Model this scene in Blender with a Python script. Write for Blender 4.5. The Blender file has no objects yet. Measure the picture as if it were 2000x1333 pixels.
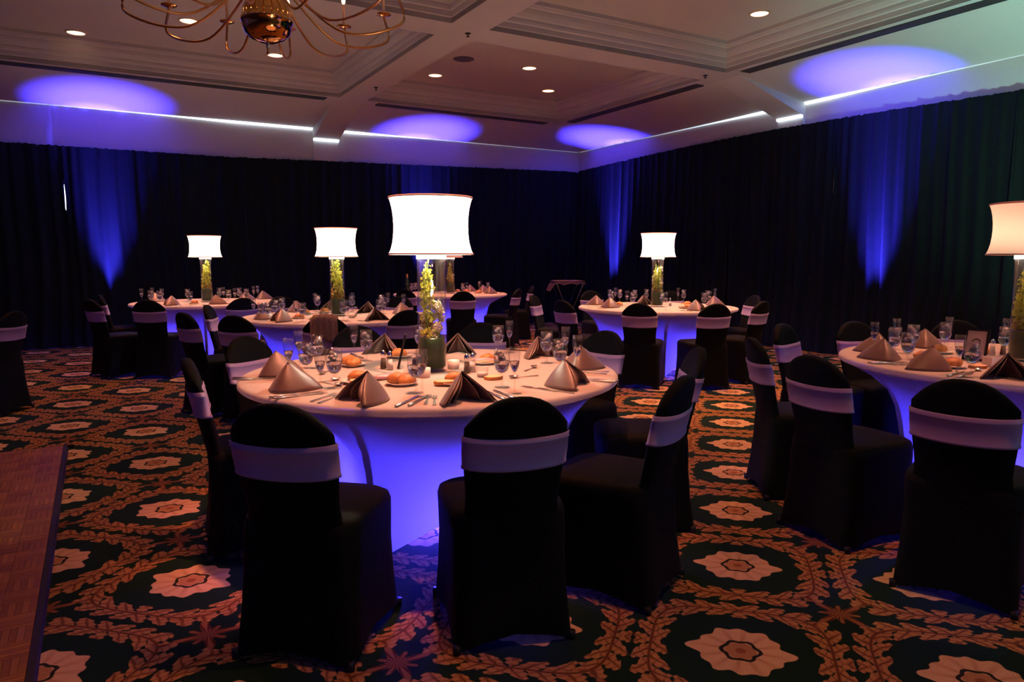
import bpy, bmesh, math, random
from math import sin, cos, pi, sqrt, atan2, hypot, radians, exp
from mathutils import Vector, Matrix, noise
random.seed(7)
S = bpy.context.scene
COL = S.collection

# ------------------------------------------------------------------ camera, world, exposure
cam_d = bpy.data.cameras.new('camera'); cam = bpy.data.objects.new('camera', cam_d); COL.objects.link(cam)
cam.location = (0, 0, 1.33); cam.rotation_euler = (pi/2 - .114, 0, 0)
cam_d.sensor_width = 36; cam_d.lens = 25.2; cam_d.clip_start = .05
S.camera = cam
S.view_settings.view_transform = 'Standard'; S.view_settings.look = 'None'
S.view_settings.exposure = 0; S.view_settings.gamma = 1; S.view_settings.use_curve_mapping = False
wd = bpy.data.worlds.new('room_dark'); S.world = wd; wd.use_nodes = True
wd.node_tree.nodes['Background'].inputs[0].default_value = (.02, .02, .025, 1)
wd.node_tree.nodes['Background'].inputs[1].default_value = .02
S.cycles.max_bounces = 8; S.cycles.transparent_max_bounces = 24; S.cycles.transmission_bounces = 8
S.cycles.caustics_reflective = False; S.cycles.caustics_refractive = False
S.cycles.sample_clamp_indirect = 4

# room frame: p = metres in from the back wall, q = metres in from the right wall
W0 = Vector((1.412, 15.43)); E1 = Vector((.501, -.8654)); E2 = Vector((-.8654, -.501))
def room(p, q, z=0.0):
    g = W0 + E1*p + E2*q
    return Vector((g.x, g.y, z))
RA = atan2(E1.y, E1.x)
ZJ, ZS, ZC = 3.553, 3.768, 4.10          # cove line, beam soffit, coffer ceiling
D_SLOPE, D_COF = 1.35, 1.62              # soffit edge and first coffer edge, from a wall
CW, BW = 3.535, .44                      # coffer and beam width
def light(name, kind, loc, power, color, **k):
    d = bpy.data.lights.new(name, kind); d.energy = power; d.color = color
    for a, b in k.items():
        if a != 'aim': setattr(d, a, b)
    o = bpy.data.objects.new(name, d); COL.objects.link(o); o.location = loc
    if 'aim' in k:
        o.rotation_euler = (Vector(k['aim']) - Vector(loc)).to_track_quat('-Z', 'Y').to_euler()
    return o
WARM = (1, .36, .155); BLUE = (.050, .036, 1.0)
TABLES = {'T1': (-.405, 3.62), 'T2': (-1.75, 7.2), 'T3': (-4.06, 9.55), 'T4': (1.74, 8.6), 'T5': (2.86, 3.98), 'T6': (-1.02, 11.9)}
# recessed ceiling downlights: room p, q; the spots over the tables and the floor come from these
DOWN = [(1.94, 8.99), (3.12, 7.83), (2.16, 6.64), (2.265, 4.295), (3.338, 3.27), (2.28, 2.254), (6.66, 2.222),
        (4.40, 4.30), (4.40, 2.25), (7.36, 3.27), (6.4, 4.3), (8.4, 4.3), (8.4, 2.2), (6.3, 8.6), (8.5, 6.2), (8.5, 8.7), (4.4, 6.3), (4.4, 8.9),
        (2.2, 11.2), (3.4, 12.2), (7.3, 11.3), (11.3, 7.3), (11.3, 3.3)]
for i, (p, q) in enumerate(DOWN):
    pw = 170 if p > 11 else (240 if (q < 4.5 and p > 3) else (88 if q > 6 else 105))
    light('downlight_beam', 'SPOT', room(p, q, ZC - .06), pw, WARM, spot_size=radians(82), spot_blend=.7, shadow_soft_size=.05)
for t, pw in (('T1', 740), ('T2', 640), ('T3', 620), ('T4', 580), ('T5', 400), ('T6', 560)):
    x, y = TABLES[t]
    light('table_spot', 'SPOT', (x + .25, y - .5, ZS - .05), pw, (1, .295, .160), spot_size=radians(48), spot_blend=.8, shadow_soft_size=.06, aim=(x, y, .76))
# blue LED uplights on the carpet in front of the drapes: p, q, aim into the wall
UPL = [(.37, 8.74, 'b'), (.37, 3.60, 'b'), (1.36, .37, 'r'), (6.86, .37, 'r')]
for p, q, s in UPL:
    a = room(p - .12, q, 3.6) if s == 'b' else room(p, q - .12, 3.6)
    light('uplight_beam', 'SPOT', room(p, q, .2), 6000, BLUE, spot_size=radians(35.5), spot_blend=1, shadow_soft_size=.03, aim=a)
    a = room(p - .27, q + .03, 1.7) if s == 'b' else room(p + .03, q - .27, 1.7)      # extra narrow spot, added to streak the drape with blue
    light('uplight_core', 'SPOT', room(p, q, .2), 7500, BLUE, spot_size=radians(20), spot_blend=1, shadow_soft_size=.03, aim=a)
# aqua uplight beyond the right edge and a dim cool fill area added behind the camera
for p, q in ((16.2, 3.0), (16.2, 8.5), (16.2, 13.5), (4.0, 16.0), (10.0, 16.0)):      # unseen uplights added along the other walls for blue ambient light
    light('uplight_beam', 'SPOT', room(p, q, .2), 1500, BLUE, spot_size=radians(46), spot_blend=1, shadow_soft_size=.03, aim=room(p + (.3 if p > 12 else 0), q + (.3 if q > 15 else 0), 3.6))
light('aqua_beam', 'SPOT', room(10.5, 2.4, .25), 680, (.42, .97, .80), spot_size=radians(115), spot_blend=1, shadow_soft_size=.06, aim=room(10.0, 0, 3.5))
light('window_daylight', 'AREA', room(17.4, 5.2, 1.9), 30, (.60, .88, 1), shape='RECTANGLE', size=2.6, size_y=2.0, aim=room(6, 3.5, 2.2))

# ------------------------------------------------------------------ node helpers
class X:
    """thin arithmetic wrapper over shader math nodes"""
    nt = None
    def __init__(s, k): s.k = k
    @staticmethod
    def m(op, *a):
        n = X.nt.nodes.new('ShaderNodeMath'); n.operation = op
        for i, v in enumerate(a):
            if isinstance(v, X): X.nt.links.new(v.k, n.inputs[i])
            else: n.inputs[i].default_value = v
        return X(n.outputs[0])
    def __add__(s, o): return X.m('ADD', s, o)
    __radd__ = __add__
    def __sub__(s, o): return X.m('SUBTRACT', s, o)
    def __rsub__(s, o): return X.m('SUBTRACT', o, s)
    def __mul__(s, o): return X.m('MULTIPLY', s, o)
    __rmul__ = __mul__
    def __truediv__(s, o): return X.m('DIVIDE', s, o)
    def __pow__(s, o): return X.m('POWER', s, o)
    def __lt__(s, o): return X.m('LESS_THAN', s, o)
    def __gt__(s, o): return X.m('GREATER_THAN', s, o)
    def abs(s): return X.m('ABSOLUTE', s)
    def fract(s): return X.m('FRACT', s)
    def cos(s): return X.m('COSINE', s)
    def step(s, a, b):      # smoothstep a..b
        n = X.nt.nodes.new('ShaderNodeMapRange'); n.interpolation_type = 'SMOOTHSTEP'
        X.nt.links.new(s.k, n.inputs[0]); n.inputs[1].default_value = a; n.inputs[2].default_value = b
        return X(n.outputs[0])
def xmax(a, b): return X.m('MAXIMUM', a, b)
def xmin(a, b): return X.m('MINIMUM', a, b)
def mixc(f, a, b):
    n = X.nt.nodes.new('ShaderNodeMix'); n.data_type = 'RGBA'
    if isinstance(f, X): X.nt.links.new(f.k, n.inputs[0])
    else: n.inputs[0].default_value = f
    for v, i in ((a, 6), (b, 7)):
        if isinstance(v, tuple): n.inputs[i].default_value = (*v, 1)
        else: X.nt.links.new(v, n.inputs[i])
    return n.outputs[2]
def newmat(name):
    m = bpy.data.materials.new(name); m.use_nodes = True; X.nt = m.node_tree
    b = m.node_tree.nodes['Principled BSDF']
    return m, b
def link(a, b): X.nt.links.new(a.k if isinstance(a, X) else a, b)
def texnoise(scale, detail=3, coord='Object', vec=None):
    n = X.nt.nodes.new('ShaderNodeTexNoise'); n.inputs['Scale'].default_value = scale; n.inputs['Detail'].default_value = detail
    if vec is None:
        c = X.nt.nodes.new('ShaderNodeTexCoord'); vec = c.outputs[coord]
    X.nt.links.new(vec, n.inputs['Vector'])
    return n.outputs[0]
def bump(b, h, strength=.3, dist=.01):
    n = X.nt.nodes.new('ShaderNodeBump'); n.inputs['Strength'].default_value = strength; n.inputs['Distance'].default_value = dist
    X.nt.links.new(h, n.inputs['Height']); X.nt.links.new(n.outputs[0], b.inputs['Normal'])
def simple(name, col, rough=.5, metal=0, noise_amt=.12, scale=30, bmp=0, sheen=0, spec=.5, bdist=.005, **k):
    m, b = newmat(name)
    n = texnoise(scale)
    dark = tuple(c*(1 - noise_amt) for c in col); lite = tuple(min(1, c*(1 + noise_amt)) for c in col)
    link(mixc(X(n), dark, lite), b.inputs['Base Color'])
    b.inputs['Roughness'].default_value = rough; b.inputs['Metallic'].default_value = metal
    b.inputs['Specular IOR Level'].default_value = spec
    if sheen: b.inputs['Sheen Weight'].default_value = sheen
    if bmp: bump(b, n, bmp, bdist)
    for a, v in k.items(): b.inputs[a].default_value = v
    return m
def emit(name, col, st):
    m, b = newmat(name); b.inputs['Base Color'].default_value = (*[c*.5 for c in col], 1)
    b.inputs['Emission Color'].default_value = (*col, 1); b.inputs['Emission Strength'].default_value = st
    return m
def clear(name, tint=(.97, .97, .97), gloss=.06, ripple=0):
    """thin clear wall: straight-through with a Fresnel sheen"""
    m, b = newmat(name); nt = m.node_tree; nt.nodes.remove(b)
    t = nt.nodes.new('ShaderNodeBsdfTransparent'); t.inputs[0].default_value = (*tint, 1)
    g = nt.nodes.new('ShaderNodeBsdfGlossy'); g.inputs['Roughness'].default_value = .03
    lw = nt.nodes.new('ShaderNodeLayerWeight'); lw.inputs[0].default_value = .35
    f = X(lw.outputs['Facing'])**3*.6 + gloss
    mx = nt.nodes.new('ShaderNodeMixShader'); link(f, mx.inputs[0])
    nt.links.new(t.outputs[0], mx.inputs[1]); nt.links.new(g.outputs[0], mx.inputs[2])
    if ripple:
        c = nt.nodes.new('ShaderNodeTexCoord'); mp = nt.nodes.new('ShaderNodeMapping'); mp.inputs['Scale'].default_value = (1, 1, 3)
        nt.links.new(c.outputs['Object'], mp.inputs[0])
        n = texnoise(45, 2, vec=mp.outputs[0]); bp = nt.nodes.new('ShaderNodeBump'); bp.inputs['Strength'].default_value = ripple; bp.inputs['Distance'].default_value = .004
        nt.links.new(n, bp.inputs['Height']); nt.links.new(bp.outputs[0], g.inputs['Normal'])
    nt.links.new(mx.outputs[0], nt.nodes['Material Output'].inputs[0])
    return m
def cloth(name, col, trans, mixf, sheen=.1):
    """thin stretch cloth that lets light through"""
    m, b = newmat(name); nt = m.node_tree
    n = texnoise(220, 2); link(mixc(X(n), tuple(c*.93 for c in col), col), b.inputs['Base Color']); b.inputs['Roughness'].default_value = .8
    b.inputs['Sheen Weight'].default_value = sheen
    t = nt.nodes.new('ShaderNodeBsdfTranslucent'); t.inputs[0].default_value = (*trans, 1)
    mx = nt.nodes.new('ShaderNodeMixShader'); mx.inputs[0].default_value = mixf
    nt.links.new(b.outputs[0], mx.inputs[1]); nt.links.new(t.outputs[0], mx.inputs[2])
    nt.links.new(mx.outputs[0], nt.nodes['Material Output'].inputs[0])
    return m

M = {}
M['paint'] = simple('ceiling_paint', (.62, .57, .55), .7, noise_amt=.03, scale=60, bmp=.05)
M['wall'] = simple('wall_paint', (.62, .56, .54), .75, noise_amt=.03, scale=40)
M['drape'] = simple('black_drape', (.0055, .0085, .0085), .8, noise_amt=.25, scale=14, bmp=.1, sheen=.02, spec=.1)
M['spandex'] = simple('black_spandex', (.0024, .0030, .0022), .75, noise_amt=.2, scale=90, sheen=.01, spec=.12)
M['sash'] = simple('lavender_sash', (.36, .24, .43), .45, noise_amt=.06, scale=25, bmp=.12, sheen=.3)
M['cover'] = cloth('white_stretch_cover', (.82, .78, .76), (.80, .78, .80), .5)
M['wood'] = simple('plywood', (.35, .22, .12), .6)
M['steel_leg'] = simple('steel_leg', (.25, .25, .25), .4, .8)
M['napkin'] = simple('mauve_satin', (.105, .055, .047), .42, noise_amt=.14, scale=16, bmp=.12, sheen=.25, spec=.6, bdist=.01)
M['glass'] = clear('drinking_glass', ripple=.0)
M['goblet'] = clear('goblet_glass', gloss=.08, ripple=.8)
M['vase'] = clear('vase_glass', (.96, .98, .97), .028)
M['water'], b = newmat('water'); b.inputs['Transmission Weight'].default_value = 1; b.inputs['Roughness'].default_value = 0; b.inputs['IOR'].default_value = 1.33; b.inputs['Base Color'].default_value = (.97, .98, 1, 1)
M['ice'] = simple('ice', (.8, .8, .82), .15, noise_amt=.1, scale=60, bmp=.4, spec=.6)
M['ice'].node_tree.nodes['Principled BSDF'].inputs['Transmission Weight'].default_value = .75
M['silver'] = simple('flatware_steel', (.72, .70, .68), .2, 1, noise_amt=.05)
M['chrome'] = simple('chrome_cap', (.8, .8, .8), .12, 1, noise_amt=.02)
M['china'] = simple('white_china', (.82, .78, .72), .25, noise_amt=.03)
M['bread'], b = newmat('crusty_roll')
n1 = texnoise(18, 4); link(mixc(X(n1).step(.35, .68), (.50, .22, .065), (.26, .085, .02)), b.inputs['Base Color']); b.inputs['Roughness'].default_value = .55; bump(b, n1, .5, .006)
M['crumb'] = simple('bread_crumb', (.74, .52, .30), .8, noise_amt=.2, scale=90, bmp=.5)
M['dark'] = simple('black_plastic', (.010, .010, .010), .5, spec=.25)
M['card'] = simple('cream_card', (.62, .50, .38), .7, noise_amt=.03)
M['ink'] = simple('card_ink', (.02, .015, .012), .7)
M['salt'] = simple('salt', (.85, .80, .76), .8); M['pepper'] = simple('pepper', (.10, .07, .05), .8, noise_amt=.5, scale=300)
M['wrap'] = simple('cracker_wrapper', (.55, .36, .40), .3, noise_amt=.25, scale=120, bmp=.4)
M['shade'] = cloth('lamp_shade_cloth', (.80, .74, .70), (.95, .88, .82), .72)
M['rim'] = simple('shade_trim', (.62, .42, .36), .6)
M['frost'] = emit('lit_collar', (1, .93, .82), 1.6)
M['stem'] = simple('orchid_stem', (.14, .26, .03), .5)
M['bloom'] = cloth('green_orchid', (.68, .74, .10), (.62, .72, .08), .35, 0)
M['bloomw'] = cloth('white_orchid', (.85, .80, .62), (.8, .75, .5), .35, 0)
M['bud'] = cloth('blush_orchid', (.62, .46, .16), (.5, .4, .1), .3, 0)
M['leaf'] = simple('vase_leaf', (.012, .042, .006), .35, noise_amt=.4, scale=25, bmp=.2)
M['brass'] = simple('polished_brass', (.78, .47, .15), .10, 1, noise_amt=.04)
M['brass2'] = simple('satin_brass', (.72, .40, .14), .28, 1, noise_amt=.08)
M['candle'] = simple('candle_sleeve', (.80, .50, .30), .5, noise_amt=.05, **{'Subsurface Weight': 0})
M['bulb'] = emit('candle_bulb', (1, .55, .28), 12)
M['lens'] = emit('downlight_lens', (1, .66, .42), 2.4)
M['can'] = simple('downlight_trim', (.75, .55, .42), .35, .3)
M['grille'] = simple('speaker_grille', (.10, .09, .13), .6)
M['ventdark'] = simple('vent_shadow', (.015, .014, .016), .7); M['slat'] = simple('vent_slat', (.10, .09, .10), .5, .2)
M['pane'] = emit('lit_window_gap', (.85, .93, 1), 2.2); M['pane2'] = emit('lit_sconce_glass', (1, .62, .40), 1.8)  # emissive colours for the bright slits between drape panels
M['shawl'] = simple('beaded_shawl', (.42, .23, .14), .4, noise_amt=.5, scale=60, bmp=.6, sheen=.3)
M['sequin'] = simple('sequins', (.85, .7, .5), .1, 1, noise_amt=.2)
M['bottle'] = simple('dark_bottle', (.01, .02, .012), .12, spec=.5); M['foil'] = simple('gold_foil', (.75, .45, .15), .3, 1)
M['traycloth'] = simple('tray_cloth', (.050, .022, .050), .75, noise_amt=.2, bmp=.2, spec=.12)
M['lensblue'] = emit('led_lens', (.25, .2, 1), 6)
M['bin'] = simple('bus_tub', (.16, .12, .12), .6)

# cove LED: strength fades along the tape away from the ribs
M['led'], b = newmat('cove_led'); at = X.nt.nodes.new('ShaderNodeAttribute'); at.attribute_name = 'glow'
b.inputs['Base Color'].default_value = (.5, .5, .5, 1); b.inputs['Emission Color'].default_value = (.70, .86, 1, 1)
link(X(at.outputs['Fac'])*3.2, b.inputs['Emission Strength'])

# parquet
M['parquet'], b = newmat('parquet_oak')
oi = X.nt.nodes.new('ShaderNodeObjectInfo'); tc = X.nt.nodes.new('ShaderNodeTexCoord'); mp = X.nt.nodes.new('ShaderNodeMapping')
mp.inputs['Scale'].default_value = (3, 40, 1); link(tc.outputs['Object'], mp.inputs[0]); g = texnoise(4, 4, vec=mp.outputs[0])
at = X.nt.nodes.new('ShaderNodeAttribute'); at.attribute_name = 'tone'
base = mixc(X(at.outputs['Fac'])*.6 + X(oi.outputs['Random'])*.4, (.20, .070, .016), (.48, .20, .050))
link(mixc(X(g)*.5, base, (.10, .03, .01)), b.inputs['Base Color']); b.inputs['Roughness'].default_value = .5; b.inputs['Specular IOR Level'].default_value = .12
M['edgewood'] = simple('floor_edge_trim', (.030, .020, .010), .6, spec=.1)

# carpet: green ground, cream flower in each cell, leaf garlands round the cells, star at the corners
M['carpet'], b = newmat('carpet_garlands')
gm = X.nt.nodes.new('ShaderNodeNewGeometry'); sx = X.nt.nodes.new('ShaderNodeSeparateXYZ'); link(gm.outputs['Position'], sx.inputs[0])
px = X(sx.outputs[0]) - .7806; py = X(sx.outputs[1]) - 2.3116
# lattice vectors R = (.2037,.6862), Sv = (.7054,-.1801)
det = .2037*-.1801 - .7054*.6862
i_ = (px*-.1801 - py*.7054)*(1/det); j_ = (py*.2037 - px*.6862)*(1/det)
v = (i_ + .5).fract() - .5; u = (j_ + .5).fract() - .5
cx = u*.728; cy = v*.716
nz = X(texnoise(28, 2, vec=gm.outputs['Position'])) - .5; nf = X(texnoise(160, 2, vec=gm.outputs['Position'])) - .5
r = X.m('SQRT', cx*cx + cy*cy); a = X.m('ARCTAN2', cy, cx)
R_ = .146 + (a*12).cos()*.008 + (a*6 + .6).cos()*.006 + xmax((a*2).cos(), 0.0)**10*.026 + nz*.012
flower = 1 - (r - R_).step(-.003, .003)
ring = 1 - ((r - .060 - (a*6).cos()*.005 + nz*.01).abs()).step(.005, .009)
core = 1 - (r - .052).step(-.004, .004)
eye = 1 - (r - .018).step(-.004, .004)
streak = ((a*12 + 1.2).cos()*.5 + .5)**3 * (1 - (r - .075).abs()*9)
ax_, ay_ = cx.abs(), cy.abs()
d4 = ((ax_/.300)**4 + (ay_/.292)**4)**.25
e = (d4 - 1)*.296
side = ax_ > ay_
tt = side*cy + (1 - side)*cx
t_abs = tt.abs()
ea = e.abs()
f = ((t_abs - ea*1.0)*(1/.092) + side*.37 + (e > 0)*.5 + nz*.35).fract()
lw_ = xmax(1 - (ea*(1/.066))**2.4, 0.0)*.47 + nz*.30 + (ea*260).cos()*.045
gar = 1 - ((f - .5).abs() - lw_).step(-.05, .05)
gar = gar*(1 - ea.step(.056, .064))
vein = xmax(1 - ea.step(.002, .008), xmax(1 - (f - .5).abs().step(.02, .13), (ea*300 + f*9).cos().step(.55, .95)*.6))
kx = ax_ - .364; ky = ay_ - .358
rho = X.m('SQRT', kx*kx + ky*ky); ka = X.m('ARCTAN2', ky, kx)
star = 1 - (rho - .030 - ((ka*4).cos().abs()**1.2)*.040 - ((ka*2 + pi/2).cos().abs()**6)*.040 + nz*.04).step(-.005, .005)
svein = 1 - (ka*16).cos().step(-.8, .4)
leafc = mixc(xmin(vein*.7 + (1 - ea*16)*.2, 1.0), (.43, .205, .070), (.085, .018, .006))
starc = mixc(svein, (.25, .105, .035), (.085, .018, .006))
dots = ((px*40).fract() < .14) * ((py*40).fract() < .3)
ground = mixc(dots*.5, (.0060, .0200, .0095), (.035, .014, .006))
c = mixc(xmax(gar, 0.0), ground, leafc)
c = mixc(star, c, starc)
petal = mixc(xmax(streak, 0.0)*.55, (.60, .365, .185), (.33, .14, .045))
c = mixc(flower, c, petal); c = mixc(core, c, (.40, .19, .075)); c = mixc(eye, c, (.25, .09, .03)); c = mixc(ring*flower, c, (.020, .020, .010))
hs = X.nt.nodes.new('ShaderNodeHueSaturation'); link(c, hs.inputs['Color']); link(nf*.5 + 1, hs.inputs['Value'])
link(hs.outputs[0], b.inputs['Base Color']); b.inputs['Roughness'].default_value = .95; b.inputs['Specular IOR Level'].default_value = .1
bump(b, (nf).k, .3, .004)

# ------------------------------------------------------------------ mesh helpers
def obj(name, bm, mat, parent=None, smooth=True, loc=None, rot=None):
    me = bpy.data.meshes.new(name); bm.to_mesh(me); bm.free()
    if smooth:
        for p in me.polygons: p.use_smooth = True
    for m_ in (mat if isinstance(mat, (list, tuple)) else [mat]): me.materials.append(M[m_])
    o = bpy.data.objects.new(name, me); COL.objects.link(o)
    if parent: o.parent = parent
    if loc is not None: o.location = loc
    if rot is not None: o.rotation_euler = rot
    return o
def tag(o, label, cat, group=None):
    o['label'] = label; o['category'] = cat
    if group: o['group'] = group
    return o
def thing(name, label, cat, loc=(0, 0, 0), rz=0, group=None):
    o = bpy.data.objects.new(name, None); COL.objects.link(o); o.location = loc; o.rotation_euler = (0, 0, rz); o.empty_display_size = .1
    return tag(o, label, cat, group)
def struct(o): o['kind'] = 'structure'; return o
def stuff(o): o['kind'] = 'stuff'; return o
def dup(o, loc, rz, label, group=None, parent=None):
    c = o.copy(); COL.objects.link(c)
    if parent is None:
        c.location = loc; c.rotation_euler = (0, 0, rz); c['label'] = label
        if group: c['group'] = group
    else: c.parent = parent
    for ch in list(KIDS.get(o, [])): dup(ch, None, None, None, None, c)
    return c
KIDS = {}
def kids(root):
    for o in list(root.children):
        KIDS.setdefault(root, []).append(o); kids(o)
def box(bm, x0, x1, y0, y1, z0, z1, mi=0, mat=None):
    vs = [bm.verts.new((x, y, z)) for z in (z0, z1) for y in (y0, y1) for x in (x0, x1)]
    if mat is not None:
        for v_ in vs: v_.co = mat @ v_.co
    fs = []
    for q in ((0, 2, 3, 1), (4, 5, 7, 6), (0, 1, 5, 4), (2, 6, 7, 3), (0, 4, 6, 2), (1, 3, 7, 5)):
        fs.append(bm.faces.new([vs[k] for k in q])); fs[-1].material_index = mi
    return fs
def rings(bm, loops, closed=True, cap0=False, cap1=False, mi=0):
    R = [[bm.verts.new(p) for p in l] for l in loops]
    n = len(R[0])
    for a_, b_ in zip(R, R[1:]):
        for k in range(n if closed else n - 1):
            f_ = bm.faces.new((a_[k], a_[(k+1) % n], b_[(k+1) % n], b_[k])); f_.material_index = mi
    if cap0: bm.faces.new(R[0][::-1]).material_index = mi
    if cap1: bm.faces.new(R[-1]).material_index = mi
    return R
def lathe(bm, prof, n=24, cap0=False, cap1=False, c=(0, 0, 0), mi=0):
    rings(bm, [[(c[0] + r_*cos(2*pi*k/n), c[1] + r_*sin(2*pi*k/n), c[2] + z) for k in range(n)] for r_, z in prof], True, cap0, cap1, mi)
def tube(bm, pts, r, n=8, mi=0, rs=None):
    P = [Vector(p) for p in pts]; L = []
    up = Vector((0, 0, 1))
    for i, p in enumerate(P):
        t = (P[min(i+1, len(P)-1)] - P[max(i-1, 0)]).normalized()
        s_ = t.cross(up)
        if s_.length < 1e-3: s_ = t.cross(Vector((1, 0, 0)))
        s_.normalize(); w = s_.cross(t)
        rr = rs[i] if rs else r
        L.append([p + (s_*cos(2*pi*k/n) + w*sin(2*pi*k/n))*rr for k in range(n)])
    rings(bm, L, True, True, True, mi)
BM = bmesh.new
def lathe_obj(name, prof, mat, parent=None, n=24, **k):
    bm = BM(); lathe(bm, prof, n, **k); return obj(name, bm, mat, parent)

# ------------------------------------------------------------------ room shell
def quad_room(name, pts, mat, parent=None, flat=True):
    bm = BM(); bm.faces.new([bm.verts.new(p) for p in pts]); return obj(name, bm, mat, parent, smooth=not flat)
PMAX = D_COF*2 + CW*4 + BW*3; QMAX = 15.02 + D_COF
fl = struct(quad_room('floor', [room(-.3, -.3), room(PMAX, -.3), room(PMAX, QMAX), room(-.3, QMAX)], 'carpet'))
def wallbox(name, p0, p1, q0, q1, z1=ZC + .2):
    bm = BM(); L = [[room(p0, q0, z), room(p1, q0, z), room(p1, q1, z), room(p0, q1, z)] for z in (0, z1)]
    rings(bm, L, True, True, True); bmesh.ops.recalc_face_normals(bm, faces=bm.faces)
    return struct(obj(name, bm, 'wall', smooth=False))
wallbox('wall_back', -.2, 0, -.2, QMAX); wall_r = wallbox('wall_right', 0, PMAX, -.2, 0)
wallbox('wall_left', -.2, PMAX, QMAX, QMAX + .2); wallbox('wall_front', PMAX, PMAX + .2, -.2, QMAX + .2)
ceil = struct(quad_room('ceiling', [room(0, 0, ZC + .02), room(0, QMAX, ZC + .02), room(PMAX, QMAX, ZC + .02), room(PMAX, 0, ZC + .02)], 'paint'))
def prism(name, a, b, z0, z1, parent, mat='paint'):
    (p0, q0), (p1, q1) = a, b
    bm = BM(); rings(bm, [[room(p0, q0, z), room(p1, q0, z), room(p1, q1, z), room(p0, q1, z)] for z in (z0, z1)], True, True, True)
    bmesh.ops.recalc_face_normals(bm, faces=bm.faces); return obj(name, bm, mat, parent, smooth=False)
GAPS = [D_COF + k*(CW + BW) for k in range(4)]                 # coffers along p
QG = [(D_COF, D_COF + CW), (D_COF + CW + BW, 11.05), (11.49, 15.02)]   # coffers along q
for k in range(3):
    s = GAPS[k] + CW
    prism('ceiling_beam', (s, D_COF), (s + BW, QMAX - D_COF), ZS, ZC + .01, ceil)
for k in range(2):
    for m_ in range(4):
        prism('ceiling_beam', (GAPS[m_], QG[k][1]), (GAPS[m_] + CW, QG[k+1][0]), ZS, ZC + .01, ceil)
for a, bb in (((D_SLOPE, D_SLOPE), (D_COF, QMAX - D_SLOPE)), ((D_COF, D_SLOPE), (PMAX - D_COF, D_COF)), ((PMAX - D_COF, D_SLOPE), (PMAX - D_SLOPE, QMAX - D_SLOPE)), ((D_COF, QMAX - D_COF), (PMAX - D_COF, QMAX - D_SLOPE))):
    prism('ceiling_border', a, bb, ZS, ZC + .01, ceil)
CROWN = [(0, ZS), (0, ZS + .055), (.012, ZS + .062), (.012, ZS + .115), (.028, ZS + .125), (.034, ZS + .15), (.034, ZS + .175), (.052, ZS + .19), (.075, ZS + .225), (.085, ZS + .26), (.085, ZS + .272), (.105, ZS + .285), (.115, ZS + .305), (.13, ZS + .31), (.13, ZC + .02)]
for i, p0 in enumerate(GAPS):
    for j, (q0, q1) in enumerate(QG):
        bm = BM()
        rings(bm, [[room(p0 + o, q0 + o, z), room(p0 + CW - o, q0 + o, z), room(p0 + CW - o, q1 - o, z), room(p0 + o, q1 - o, z)] for o, z in CROWN])
        obj('crown_moulding', bm, 'paint', ceil, smooth=False)
# sloped coves at the walls, with ribs and pilasters below each beam
def edge_pt(side, along, d, z):
    if side == 'b': return room(d, along, z)
    if side == 'r': return room(along, d, z)
    if side == 'l': return room(along, QMAX - d, z)
    return room(PMAX - d, along, z)
for s_ in 'brlf':
    bm = BM(); LEN = QMAX if s_ in 'bf' else PMAX
    bm.free(); bm = BM(); rings(bm, [[edge_pt(s_, d, d, z), edge_pt(s_, LEN - d, d, z)] for d, z in ((0, ZJ), (D_SLOPE, ZS))], False)
    obj('sloped_cove', bm, 'paint', ceil, smooth=False)
    for a0, a1 in ([(QG[k][1], QG[k+1][0]) for k in range(2)] if s_ in 'bf' else [(GAPS[k] + CW, GAPS[k] + CW + BW) for k in range(3)]):
        prof = [(D_SLOPE, ZS + .01), (D_SLOPE, ZS - .001), (.05, 3.375), (.05, 3.02), (-.01, 3.02), (-.01, ZJ)]
        bm = BM()
        rings(bm, [[edge_pt(s_, a, d, z) for d, z in prof] for a in (a0, a1)], True, True, True); bmesh.ops.recalc_face_normals(bm, faces=bm.faces)
        obj('ceiling_rib', bm, 'paint', ceil, smooth=False)
# LED tape along the cove joint
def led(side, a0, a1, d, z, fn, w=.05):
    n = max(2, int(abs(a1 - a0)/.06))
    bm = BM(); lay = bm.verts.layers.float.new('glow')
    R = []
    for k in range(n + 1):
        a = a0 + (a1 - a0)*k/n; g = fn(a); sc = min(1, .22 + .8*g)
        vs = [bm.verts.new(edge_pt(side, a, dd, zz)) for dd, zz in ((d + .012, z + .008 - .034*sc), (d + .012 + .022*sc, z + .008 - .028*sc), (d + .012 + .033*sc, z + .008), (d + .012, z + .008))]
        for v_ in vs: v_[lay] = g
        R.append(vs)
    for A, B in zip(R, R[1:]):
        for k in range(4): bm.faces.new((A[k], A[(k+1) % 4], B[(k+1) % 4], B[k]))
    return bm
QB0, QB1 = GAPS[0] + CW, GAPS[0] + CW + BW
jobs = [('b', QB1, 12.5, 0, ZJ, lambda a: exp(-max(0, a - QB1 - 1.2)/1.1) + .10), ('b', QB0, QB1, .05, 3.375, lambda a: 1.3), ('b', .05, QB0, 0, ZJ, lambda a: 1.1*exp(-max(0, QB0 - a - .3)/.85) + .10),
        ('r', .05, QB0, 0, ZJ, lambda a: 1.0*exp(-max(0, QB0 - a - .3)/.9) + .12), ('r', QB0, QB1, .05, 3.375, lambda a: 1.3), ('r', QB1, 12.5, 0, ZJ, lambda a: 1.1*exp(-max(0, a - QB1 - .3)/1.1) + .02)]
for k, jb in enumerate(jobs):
    struct(obj('trim_%d' % (k + 1), led(*jb), 'led', smooth=False))
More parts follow.
